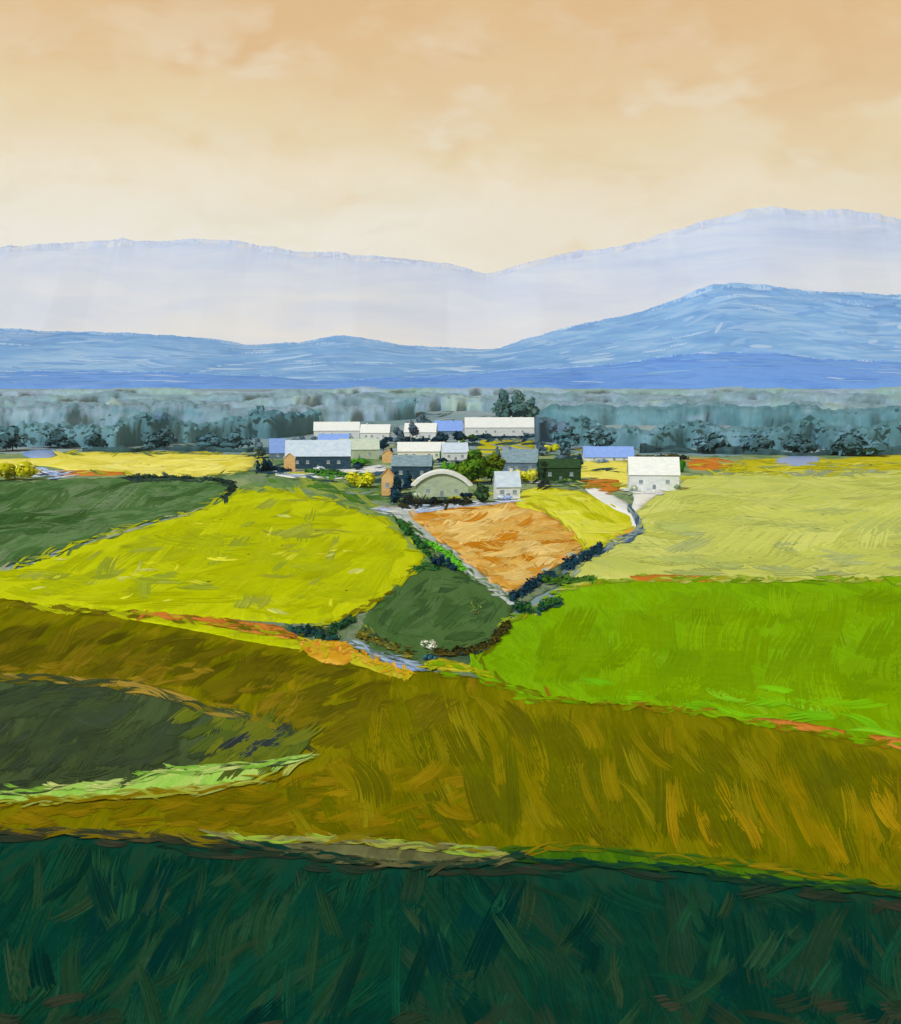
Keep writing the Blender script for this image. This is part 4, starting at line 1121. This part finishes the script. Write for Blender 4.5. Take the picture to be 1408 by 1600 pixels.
bush(733, 752, 24, 14, [(96, 150, 36), (84, 136, 30)], 'light green bush at the foot of the big dark tree')
bush(693, 718, 14, 22, [(34, 84, 24), (48, 98, 28)], 'slim green bush against the white house')
bush(570, 728, 42, 14, [(76, 140, 36), (66, 124, 34)], 'low green bush above the round yellow bush')
SLT = [(76, 100, 116), (92, 114, 130), (66, 90, 104)]
for px, by, w, h, pl, lab in ((622, 694, 24, 30, SLT, 'slate tree at the right end of the back left row'), (660, 668, 30, 22, SLT, 'slate tree rising behind the back middle house'),
                              (612, 720, 16, 22, NAVY, 'narrow navy tree at the left corner of the cream white house'), (640, 760, 22, 26, NAVY, 'navy tree at the foot of the dark navy barn'),
                              (668, 744, 20, 20, NAVY, 'small navy tree at the right end of the dark navy barn'), (724, 706, 20, 22, DGR, 'dark green tree at the end of the ice roofed house'),
                              (846, 712, 30, 24, SLT, 'slate tree joining the yellow plot to the wood'), (880, 720, 34, 24, SLT, 'wide slate tree just above the dark green barn'),
                              (905, 730, 18, 22, NAVY, 'navy tree at the right corner of the dark green barn'), (778, 722, 16, 26, SLT, 'slate tree at the left corner of the slate grey house'),
                              (548, 700, 22, 20, [(150, 164, 140), (130, 150, 130)], 'sage tree in front of the pale sage barn'), (470, 700, 30, 20, SLT, 'slate tree behind the ice blue roofed barn'),
                              (404, 716, 26, 34, SLT, 'slate tree at the outer left of the village'), (560, 734, 24, 14, NAVY, 'low navy tree at the right end of the ice blue roofed barn')):
    tree(px, by, w, h, pl, lab, 'trees among the houses', n=170, clear=.0, lobes=6)
YB = [(190, 186, 28), (206, 202, 66), (172, 170, 16)]
bush(568, 762, 58, 28, YB, 'round yellow bush beside the tan cottage', n=360)
bush(820, 754, 42, 25, YB, 'round yellow bush beside the slate house', n=300)
bush(28, 750, 68, 30, YB + [(222, 214, 120)], 'round yellow bush at the far left', n=360)
bush(862, 706, 28, 14, YB, 'yellow bush on the slate roofed side of the village', n=180)
bush(1068, 738, 18, 24, [(40, 96, 20), (54, 112, 24)], 'green bush at the right end of the white barn')
bush(670, 1016, 34, 20, [(228, 226, 214), (236, 234, 226), (96, 110, 80)], 'white flowering bush at the foot of the dark green field', n=300, core=0)
bush(672, 1032, 26, 12, [(40, 84, 100), (60, 100, 116), (24, 52, 70)], 'teal bush beside the small pond', n=160)
bush(745, 962, 22, 26, [(180, 176, 90), (150, 160, 70), (74, 104, 54)], 'yellow flowered bush inside the dark green diamond field', n=130, core=0)
for i, (px, by, w, h) in enumerate(((90, 700, 62, 34), (150, 702, 50, 28), (255, 700, 66, 30), (330, 703, 56, 28), (372, 704, 54, 32), (20, 704, 70, 38))):
    tree(px, by, w, h, [TEAL[i % 5], (62, 90, 98), TEAL[(i + 2) % 5]], ['slate teal tree above the pale yellow field left end', 'small teal tree behind the yellow field, second from its left end', 'wide teal tree behind the middle of the yellow field',
          'low dark tree behind the right half of the yellow field', 'dark teal tree at the right tip of the yellow field', 'dark teal tree at the far left above the yellow bush'][i],
         'trees at the wood edge on the left', n=260, clear=.05)
for i, (px, by, w, h) in enumerate(((882, 702, 56, 34), (935, 700, 60, 32), (1110, 708, 76, 32), (1180, 710, 60, 36), (1250, 709, 70, 30), (1335, 712, 100, 34))):
    tree(px, by, w, h, [TEAL[i % 5], TEAL[(i + 1) % 5], (62, 90, 98)], ['dark teal tree above the dark green barn', 'teal tree behind the long blue shed', 'teal tree behind the orange earth patch',
          'tall teal tree left of the blue shed on the right', 'teal tree behind the blue shed on the right', 'broad nearly black tree at the far right of the wood'][i],
         'trees at the wood edge on the right', n=300, clear=.05)

# hedges
HGR = [(30, 72, 36), (44, 88, 40), (26, 60, 40), (60, 100, 44)]
hedge([(628, 818), (642, 836), (662, 860), (672, 870)], 11, HGR + NAVY[:1], 'dark green hedge along the right edge of the lime field')
hedge([(680, 884), (692, 880), (706, 890)], 13, NAVY + HGR[:1], 'short dark hedge at the top of the dark green diamond field')
hedge([(654, 892), (668, 884), (684, 888)], 9, HGR, 'low dark hedge at the tip of the lime field')
hedge([(668, 850), (690, 862), (722, 890)], 8, [(86, 160, 40), (98, 174, 44)], 'bright green hedge beside the pale track', k_=1.1)
hedge([(802, 940), (822, 924), (846, 908), (862, 898)], 14, NAVY, 'navy hedge below the orange field', 1.3)
hedge([(806, 952), (826, 958), (850, 952), (872, 944)], 14, HGR + NAVY, 'dark green hedge at the corner of the bright green field', 1.3)
hedge([(850, 908), (880, 908), (930, 906)], 9, [(60, 98, 30), (50, 84, 34)], 'green hedge along the top of the bright green field')
hedge([(884, 890), (905, 878), (924, 868), (940, 858)], 13, NAVY + [(90, 104, 120)], 'grey navy hedge between the yellow and pale fields', 1.2)
hedge([(456, 986), (480, 990), (500, 996), (520, 998)], 12, [(30, 66, 54), (24, 52, 60), (50, 84, 60)], 'dark teal hedge at the end of the orange earth strip', 1.2)
hedge([(516, 992), (534, 978), (548, 970)], 9, [(30, 64, 44), (40, 76, 44)], 'dark green hedge at the lower tip of the lime field')
hedge([(560, 995), (600, 1008), (640, 1028)], 8, [(86, 82, 30), (110, 108, 40), (64, 76, 40)], 'brown olive hedge below the dark green diamond')
hedge([(686, 1024), (720, 1022), (760, 1014), (776, 998), (792, 980)], 9, [(56, 52, 20), (70, 64, 24), (30, 48, 50)], 'dark brown hedge at the left of the bright green field', 1.2)
hedge([(200, 748), (280, 748), (345, 752), (364, 764), (350, 780)], 6, [(34, 52, 44), (44, 64, 50), (30, 44, 50)], 'dark hedge round the right end of the dark green field')
hedge([(632, 787), (670, 788), (735, 786)], 14, [(30, 36, 34), (44, 44, 26), (20, 36, 48)], 'black hedge below the round roofed barn', 1.3)
hedge([(1000, 716), (1040, 718), (1062, 718)], 7, [(40, 40, 30), (70, 62, 24), (30, 36, 44)], 'brown black hedge behind the white barn')
hedge([(632, 692), (660, 692), (684, 693)], 8, NAVY, 'navy hedge in front of the white house at the back', 1.2)
hedge([(736, 685), (780, 685), (830, 684)], 4, NAVY, 'thin navy hedge below the longest white house', 1.2)
hedge([(404, 738), (420, 735), (440, 738)], 26, NAVY + [(90, 110, 134)], 'navy bush row at the left end of the village', 1.4)
hedge([(614, 786), (620, 770), (634, 760)], 26, NAVY + [(72, 96, 104)], 'slate navy hedge between the tan cottage and the round roofed barn', 1.4)
hedge([(846, 756), (850, 752), (854, 752)], 26, [(20, 28, 30), (30, 36, 34)], 'black hedge at the left end of the dark green barn', 1.3)
hedge([(480, 738), (520, 742), (572, 744)], 7, [(60, 110, 36), (40, 80, 40)], 'green hedge below the white yard', 1.1)
hedge([(790, 724), (800, 742), (798, 756)], 10, [(90, 112, 140), (120, 140, 170)], 'blue grey hedge left of the round yellow bush', 1.1)
# ------------------------------------------------------------------ village
M_WHITE = wash_mat('white_render', (196, 200, 208), (226, 224, 220), .35)
M_CREAM = wash_mat('cream_render', (214, 206, 184), (236, 230, 214), .35)
M_SAGE = wash_mat('sage_render', (150, 166, 146), (184, 192, 168), .35)
M_TAN = wash_mat('tan_render', (206, 156, 96), (226, 188, 138), .35)
M_SHADEW = wash_mat('navy_shaded_wall', (32, 58, 78), (62, 84, 102), .5)  # walls facing the viewer, their shade put into the base colour
M_SLATEW = wash_mat('slate_render', (84, 104, 124), (112, 130, 148), .4)
M_DGREEN = wash_mat('green_boards', (36, 60, 40), (54, 80, 48), .5)
M_BLACK = wash_mat('black_boards', (22, 28, 32), (38, 44, 48), .5)
M_RWHITE = wash_mat('white_roof', (206, 210, 216), (230, 228, 224), .4, (1, 3, 3))
M_RBLUE = wash_mat('blue_roof', (116, 148, 222), (140, 168, 230), .4, (1, 3, 3))
M_RICE = wash_mat('ice_roof', (170, 188, 214), (206, 214, 226), .4, (1, 3, 3))
M_RSLATE = wash_mat('slate_roof', (98, 122, 138), (140, 160, 172), .4, (1, 3, 3))
M_RORANGE = wash_mat('terracotta_roof', (204, 116, 36), (220, 146, 74), .4, (1, 3, 3))
M_RSAGE = wash_mat('sage_roof', (166, 182, 170), (200, 206, 190), .4, (1, 3, 3))
M_GLASS = wash_mat('window_glass', (124, 136, 148), (150, 160, 170), .8)
M_DOOR = wash_mat('door_paint', (110, 122, 134), (140, 148, 152), .8)


def boxm(x0, x1, y0, y1, z0, z1):
    V = [(x0, y0, z0), (x1, y0, z0), (x1, y1, z0), (x0, y1, z0), (x0, y0, z1), (x1, y0, z1), (x1, y1, z1), (x0, y1, z1)]
    return V, [(0, 3, 2, 1), (4, 5, 6, 7), (0, 1, 5, 4), (1, 2, 6, 5), (2, 3, 7, 6), (3, 0, 4, 7)]


def house(x0, x1, ytop, ybase, wall, roof, label, rz=0.0, gable=False, roof_frac=.5, wins=3, door=True, chim=True, name='house', cat='house', depth=None, round_roof=False):
    p, s = spot((x0 + x1) / 2, ybase)
    w = (x1 - x0) / s * .97; h = (ybase - ytop) / s
    d = depth or min(w * .7, 11)
    he = h * (1 - roof_frac)
    t = empty(name, (p[0], p[1] + d * .5, p[2]), rz)
    tag(t, label, cat, 'buildings of the village')
    hw, hd = w / 2, d / 2
    ov = .35
    if round_roof:
        N = 10
        prof = [(-hw + 2 * hw * i / N, he + (h - he) * math.sin(math.pi * i / N) ** .8) for i in range(N + 1)]
        V, Fc = boxm(-hw, hw, -hd, hd, -.6, he)
        b0 = len(V)
        for yy in (-hd, hd):
            for q in prof: V.append((q[0], yy, q[1]))
        Fc += [tuple(range(b0, b0 + N + 1)), tuple(reversed(range(b0 + N + 1, b0 + 2 * N + 2)))]
        link('wall', V, Fc, wall, t)
        V, Fc = [], []
        for yy in (-hd - .8, hd + .4):
            for k_ in (1.0, 1.16):
                for q in prof: V.append((q[0] * k_ * 1.02, yy, he + (q[1] - he) * k_ + (.1 if k_ == 1 else .35)))
        m_ = N + 1
        for i in range(N):
            Fc += [(m_ + i, m_ + i + 1, 3 * m_ + i + 1, 3 * m_ + i), (i, 2 * m_ + i, 2 * m_ + i + 1, i + 1), (i, i + 1, m_ + i + 1, m_ + i), (2 * m_ + i, 3 * m_ + i, 3 * m_ + i + 1, 2 * m_ + i + 1)]
        Fc += [(0, m_, 3 * m_, 2 * m_), (N, 2 * m_ + N, 3 * m_ + N, m_ + N)]
        rf = link('roof', V, Fc, roof, t)
    else:
        V, Fc = boxm(-hw, hw, -hd, hd, -.6, he)
        Fc.pop(1)
        if gable:
            V += [(0, -hd, h), (0, hd, h)]; Fc += [(4, 5, 8), (6, 7, 9)]
            ra, rb = (0, 1)
        else:
            V += [(-hw, 0, h), (hw, 0, h)]; Fc += [(7, 4, 8), (5, 6, 9)]
        link('wall', V, Fc, wall, t)
        # two roof slopes with thickness and overhang, meeting at the ridge
        th = .22
        half = hw if gable else hd
        ln = (hd if gable else hw) + ov
        sl = (h - he) / half
        sec = [(-half - ov, he - sl * ov + .03), (0, h + .03), (half + ov, he - sl * ov + .03),
               (half + ov, he - sl * ov + th), (0, h + th + .06), (-half - ov, he - sl * ov + th)]
        V = []
        for yy in (-ln, ln):
            for q in sec:
                V.append((q[0], yy, q[1]) if gable else (yy, q[0], q[1]))
        Fc = [(0, 1, 4, 5), (1, 2, 3, 4), (6, 11, 10, 7), (7, 10, 9, 8)] + [(i, (i + 1) % 6 if i != 5 else 0, 6 + (i + 1) % 6, 6 + i) for i in range(6)]
        rf = link('roof', V, Fc, roof, t)
        if chim and h > 4:
            cw = .5
            cx_ = hw * R.choice((-.6, .55, .35)) if not gable else 0
            V, Fc = boxm(cx_ - cw, cx_ + cw, -.4, .4, h - .6, h + 1.0)
            V2, F2 = boxm(cx_ - cw - .12, cx_ + cw + .12, -.52, .52, h + 1.0, h + 1.2)
            link('chimney', V + V2, Fc + [tuple(i + 8 for i in f) for f in F2], wall, rf)
    # openings on the two long faces
    wz = he * .52; ws = min(.75, he * .2)
    if wins:
        xsw = [(-hw * .8 + 1.6 * hw * (i + .5) / (wins + (1 if door else 0))) for i in range(wins + (1 if door else 0))]
        di = len(xsw) // 2
        for i, xx in enumerate(xsw):
            if door and i == di:
                V, Fc = boxm(xx - .6, xx + .6, -hd - .06, -hd + .1, -.1, min(2.1, he * .8))
                dr = link('door', V, Fc, M_DOOR, t)
                V, Fc = boxm(xx + .38, xx + .48, -hd - .12, -hd - .06, .95, 1.1)
                link('handle', V, Fc, M_BLACK, dr)
                continue
            V, Fc = boxm(xx - ws, xx + ws, -hd - .03, -hd + .1, wz - ws * .9, wz + ws * 1.1)
            wn = link('window', V, Fc, M_GLASS, t)
            V, Fc = boxm(xx - ws - .15, xx + ws + .15, -hd - .16, -hd - .0305, wz - ws * .9 - .16, wz - ws * .9 - .002)
            link('sill', V, Fc, M_WHITE, wn)
    return t


H = house
H(489, 562, 660, 685, M_WHITE, M_RWHITE, 'long white house at the back left of the village', .05)
H(563, 610, 664, 688, M_WHITE, M_RWHITE, 'shorter white house joined to the back left row, nearer the middle', -.08)
H(496, 546, 679, 694, M_WHITE, M_RBLUE, 'low shed with a periwinkle roof below the long white house', 0, roof_frac=.62, wins=2, name='shed', cat='shed', chim=False)
H(528, 592, 687, 717, M_SAGE, M_RSAGE, 'pale sage barn right of the ice blue roof', .1, wins=2, name='barn', cat='barn', chim=False)
H(444, 548, 689, 733, M_SHADEW, M_RICE, 'long barn with an ice blue roof and navy walls coloured as shaded', .06, roof_frac=.52, wins=4, name='barn', cat='barn', chim=False)
H(420, 445, 686, 717, M_SLATEW, M_RBLUE, 'narrow shed with a steep periwinkle roof at the left end of the village', .2, roof_frac=.65, wins=1, door=False, name='shed', cat='shed', chim=False)
H(443, 461, 708, 737, M_TAN, M_RWHITE, 'small tan hut at the left corner of the ice blue roofed barn', .1, gable=True, roof_frac=.25, wins=0, name='hut', cat='hut', chim=False)
H(632, 683, 662, 688, M_WHITE, M_RWHITE, 'white house at the back left of the blue water', -.1)
H(620, 696, 692, 718, M_CREAM, M_RWHITE, 'cream white house above the dark navy barn', .05, wins=4)
H(612, 676, 713, 750, M_SHADEW, M_RSLATE, 'dark navy barn, walls coloured as shaded, in the centre of the village', -.06, roof_frac=.4, wins=2, name='barn', cat='barn', chim=False)
H(597, 614, 703, 723, M_TAN, M_TAN, 'small tan hut behind the dark navy barn', 0, gable=True, roof_frac=.3, wins=0, name='hut', cat='hut', chim=False)
H(596, 615, 732, 775, M_TAN, M_TAN, 'narrow tall tan cottage beside the round yellow bush', 0, gable=True, roof_frac=.25, wins=1, door=False, chim=False)
H(648, 733, 740, 776, M_SAGE, M_RWHITE, 'barn with a rounded white roof and sage front', .0, roof_frac=.55, wins=2, name='barn', cat='barn', round_roof=True, depth=9)
H(725, 836, 653, 682, M_WHITE, M_RWHITE, 'longest white house in front of the tall teal grove', .04, wins=5)
H(678, 723, 658, 679, M_SLATEW, M_RBLUE, 'blue roofed house left of the longest white house', 0, roof_frac=.7, wins=2)
H(690, 731, 693, 720, M_WHITE, M_RICE, 'white house with an ice blue roof left of the big dark tree', .12, wins=2)
H(786, 842, 703, 741, M_SLATEW, M_RSLATE, 'slate grey house with a slate roof right of the olive tree', -.1, wins=3)
H(842, 908, 719, 752, M_DGREEN, M_DGREEN, 'dark green barn with one blackened end', .05, roof_frac=.35, wins=2, name='barn', cat='barn', chim=False)
H(912, 992, 699, 720, M_WHITE, M_RBLUE, 'long low shed with a periwinkle roof left of the white barn', 0, roof_frac=.72, wins=3, name='shed', cat='shed', chim=False)
H(984, 1064, 716, 766, M_WHITE, M_RWHITE, 'big white barn at the right edge of the village', -.08, roof_frac=.5, wins=2, name='barn', cat='barn', chim=False)
H(773, 812, 738, 780, M_WHITE, M_RICE, 'white cottage with an ice blue roof just above the lilac lane', .15, wins=2)

# low growth against the walls
for px, by, w, h, pl, lab in ((492, 688, 18, 8, SLT, 'low slate bush at the left corner of the long white house'), (606, 690, 18, 9, NAVY, 'low navy bush at the right corner of the shorter white house'),
                              (534, 719, 16, 9, [(120, 140, 90), (96, 124, 80)], 'low sage bush at the left corner of the pale sage barn'), (500, 736, 26, 8, [(210, 214, 214), (180, 196, 214)], 'pale blossoming bush at the front of the ice blue roofed barn'),
                              (624, 720, 18, 8, SLT, 'low slate bush at the left corner of the cream white house'), (690, 722, 20, 8, NAVY, 'low navy bush at the right corner of the cream white house'),
                              (655, 780, 24, 12, [(150, 164, 130), (186, 194, 180)], 'pale grey green bush at the left end of the round roofed barn'), (728, 779, 22, 12, NAVY, 'navy bush at the right end of the round roofed barn'),
                              (762, 684, 28, 7, NAVY, 'low navy bush before the middle of the longest white house'), (826, 684, 22, 9, SLT, 'low slate bush at the right end of the longest white house'),
                              (790, 782, 26, 10, [(150, 170, 210), (196, 204, 216)], 'pale blue flowering bush at the front of the white cottage'), (828, 744, 18, 9, [(150, 156, 40), (180, 176, 40)], 'yellowish bush at the right corner of the slate grey house'),
                              (880, 755, 30, 9, [(60, 90, 46), (110, 130, 70)], 'green bush along the front of the dark green barn'), (990, 768, 18, 12, [(150, 160, 130), (196, 200, 190)], 'pale grey bush at the left corner of the big white barn'),
                              (1052, 766, 26, 11, [(120, 140, 110), (160, 170, 120)], 'sage bush at the right corner of the big white barn'), (940, 723, 26, 7, [(90, 110, 130), (130, 150, 180)], 'blue grey bush before the long periwinkle shed')):
    bush(px, by, w, h, pl, lab, 'bushes against the house walls', n=110)

# ------------------------------------------------------------------ haze
V, Fc = boxm(-16500, 16500, -200, 17600, -30, 2250)
hz = link('haze', V, Fc)
hm = bpy.data.materials.new('haze_air'); hm.use_nodes = True
t = hm.node_tree; t.nodes.clear()
oo = t.nodes.new('ShaderNodeOutputMaterial'); pv = t.nodes.new('ShaderNodeVolumePrincipled')
pv.inputs['Color'].default_value = (.62, .76, 1.0, 1)
pv.inputs['Density'].default_value = 1.9e-5
pv.inputs['Anisotropy'].default_value = 0.0
t.links.new(pv.outputs[0], oo.inputs['Volume'])
hz.data.materials.append(hm)
tag(hz, 'thin blue haze over the valley', kind='stuff')
